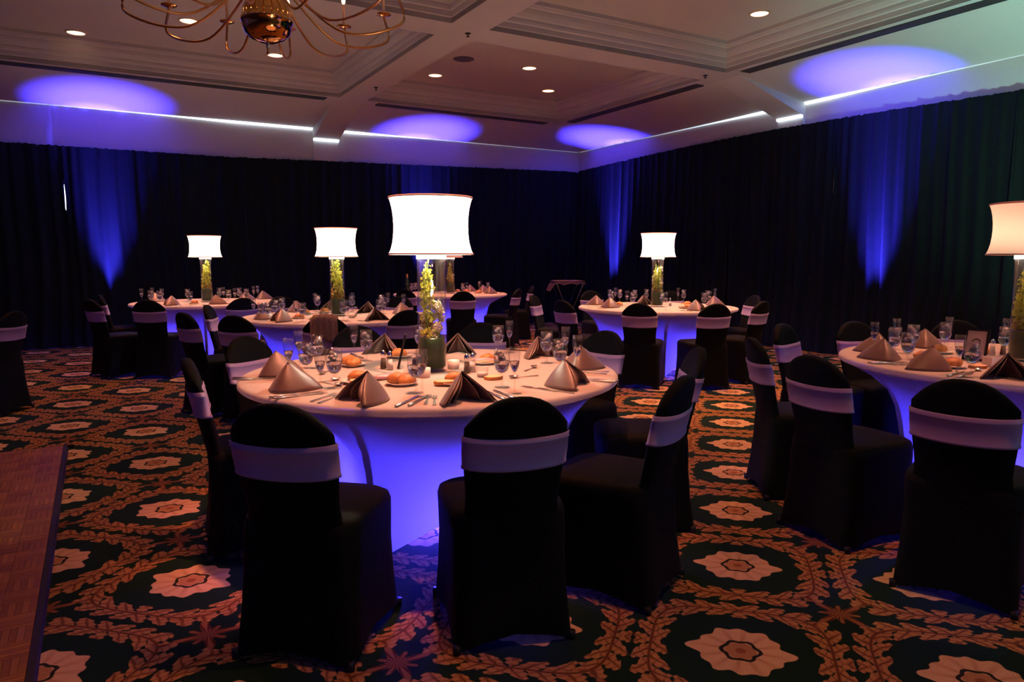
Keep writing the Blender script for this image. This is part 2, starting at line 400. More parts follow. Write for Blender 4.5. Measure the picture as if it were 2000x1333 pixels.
# linear slot vents in the border beside the coves
def vent(side, a0, a1, label):
    t = thing('slot_vent', label, 'air vent', edge_pt(side, (a0 + a1)/2, 1.44, ZS - .004), 0, 'linear ceiling vents')
    inv = Matrix.Translation(-t.location)
    def bar(name, d0, d1, z0, z1, mat, e=0):
        bm = BM(); rings(bm, [[edge_pt(side, a0 + e, d0, z), edge_pt(side, a1 - e, d0, z), edge_pt(side, a1 - e, d1, z), edge_pt(side, a0 + e, d1, z)] for z in (z0, z1)], True, True, True)
        bmesh.ops.recalc_face_normals(bm, faces=bm.faces); bm.transform(inv); return obj(name, bm, mat, t, smooth=False)
    bar('backing', 1.365, 1.525, ZS - .003, ZS - .0005, 'ventdark')
    for k in range(5): bar('slat', 1.362 + k*.0355, 1.372 + k*.0355, ZS - .014, ZS - .003, 'slat', .01)
for k, (a0, a1) in enumerate(((1.75, 4.95), (5.75, 10.8), (11.7, 14.8))):
    vent('b', a0, a1, ('linear slot vent over the back wall, next to the room corner', 'linear slot vent over the back wall, left of the sloping rib', 'linear slot vent over the back wall, cut by the left picture edge')[k])
    a0, a1 = ((1.75, 4.95), (5.75, 8.95), (9.7, 12.9))[k]
    vent('r', a0, a1, ('dark linear slot vent over the right wall, next to the room corner', 'wide linear slot vent over the right wall beside the blue patch', 'linear slot vent over the right wall, outside the frame')[k])

# downlight fixtures
proto = None
DL = ['left-hand recessed downlight in the coffer behind the brass chandelier', 'recessed downlight between the chandelier arms', 'recessed downlight just below the chandelier finial', 'recessed downlight left of three in the middle coffer', 'recessed downlight in the centre of the middle coffer', 'recessed downlight nearest the room corner', 'single recessed downlight in the upper right coffer']
for i, (p, q) in enumerate(DOWN[:7]):
    lab = DL[i]
    if proto is None:
        t = thing('downlight', lab, 'light', room(p, q, ZC + .018), 0, 'recessed ceiling downlights'); proto = t
        lathe_obj('trim_ring', [(.098, -.004), (.102, -.012), (.116, -.012), (.124, -.004), (.124, 0)], 'can', t, 32)
        lathe_obj('lens', [(.001, -.006), (.099, -.006)], 'lens', t, 32); kids(t)
    else: dup(proto, room(p, q, ZC + .018), 0, lab, 'recessed ceiling downlights')
sp = thing('ceiling_speaker', 'round dark ceiling speaker grille in the middle coffer', 'speaker', room(3.27, 4.31, ZC + .018))
lathe_obj('grille', [(.001, -.010), (.13, -.008), (.15, 0)], 'grille', sp, 32)
for k, ((p, q), lb) in enumerate((((2.51, 5.33), 'small sprinkler head on the beam above the left rib'), ((5.38, 5.30), 'small sprinkler head where the two beams cross'), ((5.36, 1.75), 'small sprinkler head on the beam by the right rib'))):
    t = thing('sprinkler_head', lb, 'sprinkler', room(p, q, ZS), 0, 'sprinkler heads')
    lathe_obj('flange', [(.001, -.006), (.03, -.006), (.034, 0)], 'dark', t, 16)
    lathe_obj('deflector', [(.006, -.006), (.006, -.03), (.02, -.032), (.02, -.036), (.001, -.036)], 'dark', t, 12)

# ------------------------------------------------------------------ drapes
def drape(side, a0, a1, ztop, label, seed, slit=None):
    rnd = random.Random(seed); ph = [rnd.uniform(0, 6.28) for _ in range(8)]
    nc, nr = int((a1 - a0)/.018), 26
    mid = edge_pt(side, (a0 + a1)/2, .3, 0)
    loops = []
    for i in range(nc + 1):
        t = i/nc; a = a0 + (a1 - a0)*t
        zt = ztop(a) + .012*noise.noise((a*6, seed, 1)) + .012*noise.noise((a*22, seed, 2)) + .006*noise.noise((a*60, seed, 3))
        col = []
        for k in range(nr + 1):
            w = k/nr; z = zt*(1 - w) + .012*w
            sway = .05*sin(z*1.1 + ph[0]) + .03*noise.noise((a*1.5, z*.7, seed))
            s1 = a + sway*(1 - z/3.2)
            amp = .45 + .55*(1 - z/3.2)
            d = .045 + 1.0*amp*(.045 + .030*sin(s1*34 + ph[1] + 1.3*sin(s1*5 + ph[2])) + .022*sin(s1*19 + ph[3] + 1.1*sin(s1*3.1 + ph[4])) + .02*noise.noise((s1*2.3, z*.35, seed + 9))) + (1 - amp)*.010*sin(s1*70 + ph[5])
            d = max(.062, d)
            if w < .03: d += .010*noise.noise((a*18, 4.2, seed))
            d = d + .06*(.5 - abs(t - .5))*0
            aa = a
            if slit:
                z0, z1, sgn = slit
                if z0 < z < z1 and (t > .985 if sgn > 0 else t < .02): aa = a - (.010*sin(pi*(z - z0)/(z1 - z0)) if sgn > 0 else -.038)
            col.append(edge_pt(side, aa, d, z) - mid)
        loops.append(col)
    bm = BM(); rings(bm, loops, False)
    return tag(obj('drape_panel', bm, 'drape', None, loc=mid), label, 'curtain', 'black drape panels round the room')
zb = lambda q: 2.975 + .16*max(0, min(1, (7 - q)/6.5))
zr = lambda p: 3.15 + .10*sin(pi*max(0, min(1, p/9)))
BQ = [.06, 2.55, 4.85, 7.05, 9.27, 11.6, 13.9]; RP = [.06, 2.3, 4.25, 6.156, 8.4, 10.7, 13.0]
LB = ['black drape panel of the back wall that meets the corner', 'black drape panel of the back wall with the blue patch behind the big lamp', 'black drape panel of the back wall behind the second lamp', 'black drape panel with the strong blue glow at far left', 'black drape panel left of the bright slit on the back wall', 'black drape panel at the left picture edge']
LR = ['black drape panel of the right wall with the bright blue glow by the corner', 'black drape panel behind the far right table lamp', 'black drape panel left of the thin warm slit on the right wall', 'black drape panel right of the warm slit with the narrow blue glow', 'dark teal-tinted drape panel behind the right-edge lamp', 'dark drape panel on the right wall past the picture edge']
for k in range(6):
    drape('b', BQ[k] - (.03 if k == 4 else 0), BQ[k+1] + (.004 if k == 3 else .03), zb, LB[k], 11 + k, {3: (2.0, 2.42, 1), 4: (2.0, 2.42, -1)}.get(k))
    drape('r', RP[k] - (.03 if k == 3 else 0), RP[k+1] + (.004 if k == 2 else .03), zr, LR[k], 31 + k, {2: (2.02, 2.6, 1), 3: (2.02, 2.6, -1)}.get(k))
for n, side, a, z0, z1, mat in ((1, 'b', 9.26, 1.95, 2.5, 'pane'), (2, 'r', 6.15, 2.0, 2.6, 'pane2')):  # glowing strips added behind the drape slits to light the gaps
    bm = BM(); rings(bm, [[edge_pt(side, a - .03, d, z), edge_pt(side, a + .07, d, z), edge_pt(side, a + .07, .002, z), edge_pt(side, a - .03, .002, z)] for z, d in ((z0, .012), (z1, .012))], True, True, True)
    struct(obj('window_%d' % n, bm, mat, smooth=False))

# blue uplight cans
proto = None
UL = ['black LED uplight can on the carpet before the far left drape', 'black LED uplight can behind the table with the shawl-draped chair', 'black LED uplight can near the room corner', 'black LED uplight can before the right wall drape', ]
for (p, q, s_), lb in zip(UPL, UL):
    if proto is None:
        t = proto = thing('uplight', lb, 'light', room(p, q, 0), RA, 'blue uplight cans')
        bm = BM(); lathe(bm, [(.001, .035), (.06, .035), (.068, .05), (.068, .17), (.062, .17), (.058, .118)], 24); obj('housing', bm, 'dark', t)
        lathe_obj('led_lens', [(.001, .12), (.056, .12)], 'lensblue', t)
        bm = BM(); box(bm, -.09, .09, -.03, .03, 0, .014); box(bm, -.085, -.072, -.02, .02, .014, .11); box(bm, .072, .085, -.02, .02, .014, .11); box(bm, -.05, .05, -.02, .02, .014, .036); obj('yoke', bm, 'dark', t, False)
        kids(t)
    else: dup(proto, room(p, q, 0), RA if s_ == 'b' else RA + pi/2, lb)

# ------------------------------------------------------------------ dance floor
DFC = Vector((-3.15, 4.985))
df = thing('dance_floor', 'brown parquet dance floor laid on the carpet at the left', 'dance floor', (DFC.x, DFC.y, 0), RA)
TS = .115
def parquet(k):
    bm = BM(); lay = bm.verts.layers.float.new('tone')
    for s in range(5):
        w = TS/5; y0 = s*w + .0006; y1 = (s + 1)*w - .0006
        h = .0215 + random.uniform(-.0003, .0003); tn = random.random()
        fs = box(bm, .0006, TS - .0006, y0, y1, .010, h)
        for f_ in fs:
            for v_ in f_.verts: v_[lay] = tn
    o = obj('parquet_tile', bm, 'parquet', df, False); return o
# the local +x axis of the floor runs along the wall direction, -y runs away to the left
base = [parquet(k) for k in range(4)]
cnt = 0
for i in range(32):
    for j in range(9):
        b0 = base[cnt % 4] if cnt < 4 else base[random.randrange(4)]
        o = b0 if cnt < 4 else b0.copy()
        if cnt >= 4: COL.objects.link(o); o.parent = df
        x0, y0 = .035 + i*TS, -.035 - (j + 1)*TS
        if (i + j) % 2: o.location = (x0, y0, 0); o.rotation_euler = (0, 0, 0)
        else: o.location = (x0 + TS, y0, 0); o.rotation_euler = (0, 0, pi/2)
        cnt += 1
LX, LY = .035 + 32*TS, .035 + 9*TS
bm = BM(); box(bm, .03, LX, -LY, -.03, .0, .010); obj('base_panel', bm, 'edgewood', df, False)
for nm, pr in (('edge_trim', [(.004, 0), (.012, .018), (.034, .0215), (.034, 0)]),):
    bm = BM(); rings(bm, [[(x, -d, z) for d, z in pr] for x in (-.03, LX)], True, True, True); bmesh.ops.recalc_face_normals(bm, faces=bm.faces); obj(nm, bm, 'edgewood', df, False)
    bm = BM(); rings(bm, [[(d, y, z) for d, z in pr] for y in (.03, -LY)], True, True, True); bmesh.ops.recalc_face_normals(bm, faces=bm.faces); obj(nm, bm, 'edgewood', df, False)

# ------------------------------------------------------------------ tables with stretch covers
TN = {'T1': 'nearest table', 'T2': 'second lamp table', 'T3': 'far left table', 'T4': 'far right table', 'T5': 'right-edge table', 'T6': 'farthest table'}
TLAB = {'T1': 'large round banquet table nearest the camera under a glowing white stretch cover', 'T2': 'round table behind the shawl-draped chair, cover glowing blue', 'T3': 'round table at far left by the drape, cover glowing blue',
        'T4': 'round table near the right drape, cover glowing blue between two chair backs', 'T5': 'round table cut by the right picture edge, cover glowing blue', 'T6': 'farthest round table, beyond the big lamp, cover glowing blue'}
RIDGE = {'T1': -18, 'T2': 10, 'T3': 20, 'T4': -3, 'T5': 2, 'T6': 30}
RP_ = [(.762, .30), (.762, .60), (.7620, .905), (.7615, .922), (.758, .933), (.752, .937), (.738, .937), (.732, .932), (.722, .905), (.70, .862), (.66, .805), (.60, .755), (.52, .715), (.42, .69), (.30, .668), (.18, .652), (.09, .645), (.004, .645)]
def cover_mesh(rot):
    bm = BM(); N = 96; L = []
    for z, Rr in RP_:
        k = 0 if z > .725 else min(1, (.725 - z)/.30)
        k = k*k*(3 - 2*k)
        ring = []
        for i in range(N):
            th = 2*pi*i/N; a = (th + pi/4) % (pi/2) - pi/4
            chord = Rr*cos(pi/4)/cos(abs(a) - pi/4) if True else 0
            sharp = Rr*(1 - .03*(1 - min(1, abs(a)/.1)))
            rr = Rr*(1 - k) + chord*k
            rr *= 1 - .06*k*sin(min(1, abs(a)/(pi/4))*pi/2)
            zz = z
            if z < .20: zz = z + .125*sin(min(1, abs(a)/(pi/4))*pi/2)**.8*(1 - z/.33)
            ring.append((rr*cos(th + rot), rr*sin(th + rot), zz))
        L.append(ring)
    rings(bm, L); c = bm.verts.new((0, 0, .762)); bm.verts.ensure_lookup_table()
    for i in range(N): bm.faces.new((bm.verts[i], bm.verts[(i+1) % N], c)[::-1])
    bmesh.ops.recalc_face_normals(bm, faces=bm.faces)
    return bm
for t, (x, y) in TABLES.items():
    rot = radians(RIDGE[t] - 90)
    tb = thing('banquet_table', TLAB[t], 'table', (x, y, 0), 0, 'round banquet tables')
    obj('stretch_cover', cover_mesh(rot), 'cover', tb)
    lathe_obj('tabletop', [(.001, .735), (.905, .735), (.912, .745), (.905, .757), (.001, .757)], 'wood', tb, 64)
    for k in range(4):
        a = rot + k*pi/2; bm = BM(); tube(bm, [(.70*cos(a), .70*sin(a), .73), (.655*cos(a), .655*sin(a), .45), (.625*cos(a), .625*sin(a), 0)], .016, 8); obj('leg', bm, 'steel_leg', tb)
    light('table_glow', 'POINT', (x, y, .10), {'T1': 100, 'T5': 85}.get(t, 90), BLUE, shadow_soft_size=.06)
    led_ = thing('table_uplight', 'small blue LED puck hidden under the cover of the ' + TN[t], 'light', (x, y, 0))
    bm = BM(); lathe(bm, [(.001, 0), (.07, 0), (.07, .02), (.055, .03), (.001, .03)], 20); obj('puck_body', bm, 'dark', led_)

# ------------------------------------------------------------------ covered chairs
def ylean(z): return -.195 - .10*max(0, (z - .44)/.446)
def wback(z): return .178 - .014*exp(-((z - .52)/.10)**2) + .018*max(0, (.46 - z)/.1)
def ztopf(s): return .888 - .105*abs(s)**2.3
def back_pt(s, z, side, extra=0, tt=0):
    th = (.027 + extra)*sqrt(max(0, 1 - abs(s)**6)) * sqrt(max(.02, 1 - tt**8))
    return ((wback(z) + extra)*s, ylean(z) + .022*s*s + side*th, z)
bm = BM()
NS = 16
def sup(w, y0, y1, n=36, e=4., conc=0.):
    pts = []
    for k in range(n):
        a = 2*pi*k/n; c_, s_ = cos(a), sin(a)
        u = abs(c_)**(2/e)*(1 if c_ > 0 else -1); v_ = abs(s_)**(2/e)*(1 if s_ > 0 else -1)
        corner = min(abs(u), abs(v_))**2
        f_ = 1 - conc*(1 - corner)
        pts.append((w*u*f_, (y0 + y1)/2 + (y1 - y0)/2*v_*f_, corner))
    return pts
L = []
for z, w, y0, y1, e, cc in ((0., .232, -.270, .248, 6, .13), (.05, .228, -.262, .244, 6, .11), (.16, .216, -.243, .234, 6, .07), (.30, .208, -.228, .226, 6, .04), (.40, .207, -.222, .226, 6, .01), (.445, .210, -.220, .230, 5, 0), (.468, .206, -.216, .226, 4.5, 0), (.480, .190, -.20, .21, 4, 0), (.486, .12, -.13, .14, 3, 0)):
    ring = []
    for x_, y_, cr in sup(w, y0, y1, 36, e, cc):
        zz = z + (.045*(1 - cr)*(1 - z/.2) if z < .2 else 0)
        ring.append((x_, y_, zz))
    L.append(ring)
rings(bm, L, True, False, True)
G = {}
NT = 14
for side in (-1, 1):
    for i in range(NS + 1):
        s = -1 + 2*i/NS; s = sin(s*pi/2)
        for k in range(NT + 1):
            t = k/NT; z = .40 + (ztopf(s) - .40)*sin(t*pi/2)
            G[side, i, k] = bm.verts.new(back_pt(s, z, side, 0, t))
for side in (-1, 1):
    for i in range(NS):
        for k in range(NT):
            q = [G[side, i, k], G[side, i+1, k], G[side, i+1, k+1], G[side, i, k+1]]
            bm.faces.new(q if side < 0 else q[::-1])
for k in range(NT):
    for i in (0, NS):
        q = [G[-1, i, k], G[-1, i, k+1], G[1, i, k+1], G[1, i, k]]; bm.faces.new(q if i == 0 else q[::-1])
for i in range(NS):
    bm.faces.new([G[-1, i, NT], G[-1, i+1, NT], G[1, i+1, NT], G[1, i, NT]])
bmesh.ops.remove_doubles(bm, verts=bm.verts, dist=.0004)
chair_bm = bm
def sash_bm(z0=.640, z1=.757, skew=0.0):
    bm = BM(); L = []
    prof = [(z0, .004), (z0 + .002, .0085), (z0 + .010, .0085), (z0 + .013, .006), ((z0 + z1)/2, .0065), (z1 - .022, .006), (z1 - .019, .009), (z1 - .016, .006), (z1 - .003, .008), (z1, .004)]
    for z, ex in prof:
        ring = []
        for i in range(NS*2 + 1): s = sin(-pi/2 + pi*i/(NS*2)); zz = z + .008*s*skew - .010*(1 - s*s); ring.append(back_pt(s, zz, -1, ex))
        for i in range(1, NS*2): s = sin(pi/2 - pi*i/(NS*2)); zz = z + .008*s*skew - .010*(1 - s*s); ring.append(back_pt(s, zz, 1, ex))
        L.append(ring)
    rings(bm, L)
    return bm
CH = [  # table, sash x, y, turn in degrees, label
 ('T1', -.73, 2.20, 2, 'covered black chair nearest the camera on the left, purple sash'), ('T1', .02, 2.31, -3, 'covered black chair nearest the camera in the middle, purple sash'),
 ('T1', .64, 2.72, 10, 'covered black chair in profile at right of the nearest table, bright purple sash'), ('T1', .92, 3.58, 0, 'covered black chair partly hidden behind the purple-sashed profile chair'),
 ('T1', .57, 4.42, 0, 'covered black chair facing the camera at right back of the nearest table'), ('T1', -.22, 5.0, 0, 'covered black chair behind the nearest table, right of the tall vase'),
 ('T1', -1.03, 4.76, 0, 'covered black chair behind the nearest table, left of the black card frame'), ('T1', -1.52, 4.09, 0, 'covered black chair behind the left napkins of the nearest table'), ('T1', -1.44, 3.20, 2, 'covered black chair seen from its side at left of the nearest table'),
 ('T2', -1.47, 5.63, 0, 'covered black chair with the beaded shawl over its back'), ('T2', -.93, 6.28, 0, 'covered black chair left of the tall vase, before the second lamp table'), ('T2', -2.20, 5.68, 0, 'covered black chair left of the shawl-draped chair'),
 ('T2', -2.74, 6.0, 0, 'covered black chair in profile before the glowing far left cover'), ('T2', -2.95, 6.98, 0, 'covered black chair just behind the profile chair before the far left cover'), ('T2', -2.75, 8.55, 0, 'covered black chair behind the second lamp table, nearest the left drape'), ('T2', -2.05, 8.62, 0, 'covered black chair behind the second lamp, back to the drape'), ('T2', -1.35, 8.6, 0, 'covered black chair behind the second lamp table, right-hand one'),
 ('T3', -4.00, 7.87, 0, 'covered black chair with its back to us before the far left table'), ('T3', -5.12, 8.97, 0, 'covered black chair at the far left table beside the blue drape'), ('T3', -4.66, 7.95, -14, 'leftmost covered black chair of the far left table'), ('T3', -3.10, 8.24, 0, 'covered black chair at right of the far left table'),
 ('T4', 1.29, 7.26, 0, 'covered black chair before the far right table, the left of two'), ('T4', 2.04, 7.18, 0, 'covered black chair before the far right table, the right of two'), ('T4', 2.98, 8.85, 0, 'covered black chair at right back of the far right table, rosy sash'), ('T4', 2.66, 7.64, 0, 'covered black chair at right of the far right table, white sash edge'), ('T4', .56, 7.79, 0, 'covered black chair at left of the far right table, in front of the tray stand'), ('T4', 1.12, 10.14, 0, 'covered black chair behind the far right table, left of its lamp'), ('T4', 2.21, 10.0, 0, 'covered black chair behind the far right table, right of its lamp'),
 ('T6', -.68, 9.95, 0, 'covered black chair right of the big vase, before the farthest table'), ('T6', -1.60, 10.75, 0, 'covered black chair left of the big lamp, before the farthest table'), ('T6', .08, 10.85, 25, 'covered black chair turned to the farthest table with white sash'), ('T6', .32, 12.04, 0, 'covered black chair at the right end of the farthest table'), ('T4', .28, 8.9, -8, 'covered black chair in profile between the farthest and far right tables'),
 ('T5', 1.88, 4.91, 0, 'covered black chair by the aisle at left back of the right-edge table'), ('T5', 1.39, 4.05, 0, 'covered black chair in profile by the aisle at the right-edge table'), ('T5', 1.41, 3.30, 0, 'covered black chair by the aisle with a two-toned sash, right-edge table'), ('T5', 1.69, 2.64, 0, 'covered black chair nearest the camera on the right'), ('T5', 2.46, 5.10, 0, 'covered black chair behind the left napkins of the right-edge table'), ('T5', 3.24, 5.2, 0, 'covered black chair behind the card on the right-edge table'),
 ('T7', -4.29, 6.14, 0, 'covered black chair cut by the left picture edge')]
cp = None
for t, x, y, turn, lab in CH:
    tx, ty = TABLES.get(t, (-6.2, 6.2)); v = Vector((tx - x, ty - y)).normalized()
    rz = atan2(v.y, v.x) - pi/2 + radians(turn); fx = Vector((-sin(rz), cos(rz)))
    o = Vector((x, y)) + fx*.265
    if cp is None:
        cp = thing('banquet_chair', lab, 'chair', (o.x, o.y, 0), rz, 'black covered banquet chairs')
        obj('seat_cover', chair_bm, 'spandex', cp); obj('sash', sash_bm(), 'sash', cp)
        for sx_ in (-1, 1):
            for y_ in (-.235, .215):
                bm = BM(); lathe(bm, [(.001, .0), (.013, .0), (.014, .03), (.001, .03)], 10, c=(sx_*.205, y_, 0)); obj('foot', bm, 'dark', cp)
        kids(cp)
    else: dup(cp, (o.x, o.y, 0), rz, lab, 'black covered banquet chairs')

# ------------------------------------------------------------------ lamps with orchid vases
ZT = .763
def lamp_obj():
    t = thing('orchid_lamp', '', 'lamp', (0, 0, ZT), 0, 'tall vase lamps on the tables')
    bm = BM(); lathe(bm, [(.0005, .012), (.060, .012), (.0695, .022), (.0695, .575), (.0725, .575), (.0725, .004), (.068, 0), (.0005, 0)], 40); obj('vase', bm, 'vase', t)
    sh = [(.207, .868), (.199, .845), (.191, .81), (.186, .77), (.1845, .73), (.186, .69), (.191, .65), (.200, .615), (.210, .592)]
    bm = BM(); lathe(bm, sh, 64); obj('lamp_shade', bm, 'shade', t)
    for nm, r_, z_ in (('top_rim', .2075, .868), ('bottom_rim', .2105, .592)):
        bm = BM(); lathe(bm, [(r_ - .002, z_ - .004), (r_ + .002, z_ - .004), (r_ + .002, z_ + .004), (r_ - .002, z_ + .004), (r_ - .002, z_ - .004)], 64); obj(nm, bm, 'rim', t)
    bm = BM(); lathe(bm, [(.0715, .566), (.0755, .566), (.0755, .600), (.0715, .600), (.0715, .566)], 40); obj('collar', bm, 'frost', t)
    bm = BM()
    for k in range(3):
        a = k*2*pi/3 + .5; tube(bm, [(.074*cos(a), .074*sin(a), .598), (.208*cos(a), .208*sin(a), .594)], .002, 6)
    obj('spider', bm, 'chrome', t)
    bm = BM(); tube(bm, [(.052, -.03, .014), (.052, -.03, .60)], .0045, 8); obj('wire_tube', bm, 'glass', t)
    bm = BM(); lathe(bm, [(.001, .745), (.014, .745), (.014, .79), (.001, .79)], 12); obj('socket', bm, 'china', t)
    return t
def bloom(bm, c, r, rnd, mi):
    c = Vector(c); n = Vector((rnd.uniform(-1, 1), rnd.uniform(-1, 1), rnd.uniform(-.2, .8))).normalized()
    u = n.orthogonal().normalized(); w = n.cross(u); a0 = rnd.uniform(0, 6)
    vc = bm.verts.new(c)
    for k in range(5):
        a = a0 + k*2*pi/5
        d1 = u*cos(a) + w*sin(a); d2 = u*cos(a - .5) + w*sin(a - .5); d3 = u*cos(a + .5) + w*sin(a + .5)
        f_ = bm.faces.new((vc, bm.verts.new(c + d2*r*.62 + n*r*.22), bm.verts.new(c + d1*r + n*r*.12), bm.verts.new(c + d3*r*.62 + n*r*.22))); f_.material_index = mi
def clampv(x, y, m):
    h = hypot(x, y); return (x, y) if h < m else (x/h*m, y/h*m)
def flowers(seed, top, white, label, loc, dense=False):
    rnd = random.Random(seed)
    t = thing('orchid_arrangement', label, 'flowers', loc, 0, 'orchids inside the vase lamps')
    bm = BM(); lathe(bm, [(.058, .016), (.066, .026), (.0672, .10), (.0672, .165), (.060, .172), (.03, .176), (.001, .176)], 32); obj('leaf_lining', bm, 'leaf', t)
    for s in range(9 if dense else 6):
        a = rnd.uniform(0, 6.28); lean = rnd.uniform(0, 6.28); h = top*rnd.uniform(.74, 1) if s else top
        pts = []
        cx_, cy_ = (.034*cos(s*2.4), .034*sin(s*2.4)) if dense else ((.020*cos(a) - .014, .020*sin(a)) if s < 4 else (.026, -.02 + .02*(s - 4)))
        if s >= 4 and not dense: h = top*.62
        for k in range(9):
            w = k/8; x_, y_ = clampv(cx_ + .026*cos(lean)*w*(1.2 - w)*2 + .006*sin(5*w + s), cy_ + .018*sin(lean)*w*w, .054); pts.append((x_, y_, .16 + (h - .16)*w))
        bm = BM(); tube(bm, pts, .0022, 6); st = obj('stem', bm, 'stem', t)
        bm = BM(); big = white and s in (4, 5)
        for k in range(22 if big else 64):
            w = rnd.uniform(.05, 1); i0 = min(7, int(w*8)); p = Vector(pts[i0]).lerp(Vector(pts[i0+1]), w*8 - i0)
            r_ = (.024 if big else .017 - .008*w)*rnd.uniform(.7, 1.2); a = rnd.uniform(0, 6.28); rad = (.020 if big else .034*(1.1 - .8*w))
            x_, y_ = clampv(p.x + rad*cos(a), p.y + rad*sin(a), .064 - r_*.55)
            bloom(bm, (x_, y_, p.z + rnd.uniform(-.01, .01)), r_, rnd, 1 if big else (2 if w < .25 and rnd.random() < .6 else 0))
        stuff(obj('blossoms', bm, ['bloom', 'bloomw', 'bud'], st, smooth=False))
    return t
LAMPL = {'T1': 'tall lamp with a large glowing white shade on the nearest table', 'T2': 'vase lamp left of the big lamp, second largest glowing shade', 'T3': 'vase lamp with the small glowing shade at far left', 'T4': 'vase lamp with the glowing shade before the right drape', 'T5': 'vase lamp with a peach shade cut by the right picture edge', 'T6': 'unlit vase lamp half hidden behind the big lamp'}
FLL = {'T1': 'yellow-green and white orchids filling the vase of the biggest lamp', 'T2': 'yellow-green orchids in the vase of the second lamp', 'T3': 'dense yellow-green orchids in the far left vase', 'T4': 'yellow-green orchids in the vase at the far right table', 'T5': 'dim brownish orchids in the vase at the right picture edge', 'T6': 'dim pale orchids in the unlit vase behind the big lamp'}
lp = lamp_obj(); kids(lp)
for i, (t, (x, y)) in enumerate(TABLES.items()):
    o = lp if i == 0 else dup(lp, (x, y, ZT), 0, LAMPL[t])
    o.location = (x, y, ZT); o['label'] = LAMPL[t]
    rz = {'T1': 0., 'T2': .4, 'T3': 1.2, 'T4': .2, 'T5': 2.6, 'T6': 0.}[t]; o.rotation_euler = (0, 0, rz)
    fo = flowers(100 + i, {'T1': .565, 'T2': .56, 'T3': .56, 'T4': .50, 'T5': .55, 'T6': .5}[t], t in ('T1', 'T4', 'T6'), FLL[t], (x, y, ZT + .001), t in ('T2', 'T3', 'T4', 'T5')); fo.rotation_euler = (0, 0, {'T1': 0, 'T2': 1, 'T3': 2, 'T4': 3, 'T5': 4, 'T6': 1}[t])
    pw = {'T1': 30, 'T2': 27, 'T3': 22, 'T4': 27, 'T5': 1.9, 'T6': 0}[t]
    if pw: light('lamp_bulb', 'POINT', (x, y, ZT + .70), pw, (1, .80, .60) if t != 'T5' else (1, .62, .38), shadow_soft_size=.035)

# ------------------------------------------------------------------ table settings
NAPT = {'T1': [(-0.755, -0.16), (-0.57, -0.555), (-0.165, -0.775), (0.20, -0.775), (0.63, -0.445), (0.755, 0.06), (0.55, 0.54), (0.077, 0.713), (-0.36, 0.69)],
    'T2': [(-0.606, -0.458), (-0.333, -0.683), (-0.575, 0.497), (-0.247, 0.719), (0.232, 0.377), (0.462, -0.517), (0.595, 0.235)],
    'T3': [(-0.72, 0.027), (-0.123, -0.711), (0.312, -0.51), (0.333, 0.456), (0.498, 0.671)],
    'T4': [(-0.692, 0.315), (-0.596, -0.226), (-0.111, 0.338), (0.286, -0.644), (0.733, 0.2)],
    'T5': [(-0.759, 0.037), (-0.625, 0.353), (-0.685, -0.328), (-0.49, -0.581), (-0.203, 0.607)],
    'T6': [(-0.426, 0.629), (0.281, 0.708), (0.648, -0.04), (0.511, 0.566)]}
# heading of each napkin's open side, degrees (-90 = towards the camera); None = seen closed
NAPR = {'T1': [60, 75, -140, -62, -20, 70, -60, -90, -100], 'T2': [80, -150, 90, -90, -90, -60, 80], 'T3': [70, -150, 60, 90, 80], 'T4': [90, 80, -80, -30, 60], 'T5': [80, 90, 130, -115, 60], 'T6': [90, 90, 80, 80]}
GOB = {'T1': [(-0.576, -0.24), (-0.609, 0.075), (-0.378, -0.496), (-0.406, 0.342), (-0.004, -0.609), (-0.142, 0.618), (0.36, -0.478), (0.323, 0.618), (0.594, 0.258), (0.642, -0.115)],
    'T2': [(-0.558, -0.605), (-0.552, -0.313), (-0.475, -0.621), (-0.58, 0.05), (-0.171, -0.708), (-0.353, 0.547), (0.184, -0.559), (0.017, 0.558), (0.46, -0.224), (0.318, 0.663), (0.441, 0.25)],
    'T3': [(-0.482, -0.529), (-0.296, -0.673), (-0.227, -0.066), (0.124, -0.79), (0.056, 0.269), (0.424, -0.38), (0.329, 0.269), (0.55, -0.066)],
    'T4': [(-0.515, 0.28), (-0.338, 0.731), (-0.314, -0.13), (-0.17, 0.57), (0.021, 0.8), (0.037, -0.13), (0.475, 0.644), (0.498, -0.25), (0.713, 0.37)],
    'T5': [(-0.643, 0.14), (-0.733, -0.161), (-0.455, 0.291), (-0.163, 0.457), (-0.643, -0.558), (0.008, 0.162)],
    'T6': [(-0.61, -0.223), (-0.586, 0.027), (0.221, -0.223), (0.422, 0.696), (0.612, 0.289)]}
FLU = {'T1': [(-0.645, -0.28), (-0.705, 0.088), (-0.406, -0.623), (-0.494, 0.435), (0.031, -0.679), (0.416, -0.62), (0.39, 0.699), (0.701, 0.312), (0.725, -0.136)],
    'T2': [(-0.737, -0.311), (-0.189, -0.785), (-0.395, 0.614), (0.246, -0.66), (-0.013, 0.72), (0.381, 0.711), (0.598, 0.39)],
    'T3': [(-0.6, -0.529), (-0.612, -0.228), (-0.331, -0.547), (0.245, -0.06), (0.52, -0.39), (0.476, 0.517), (0.517, 0.294)],
    'T4': [(-0.568, 0.222), (-0.403, 0.687), (-0.388, -0.173), (0.099, 0.795), (-0.039, -0.68), (0.41, 0.689), (0.544, -0.314), (0.788, 0.345)],
    'T5': [(-0.72, 0.23), (-0.81, -0.145), (-0.45, 0.492), (-0.048, 0.612), (-0.656, -0.48), (0.239, 0.492)],
    'T6': [(0.295, -0.329), (0.487, 0.709)]}
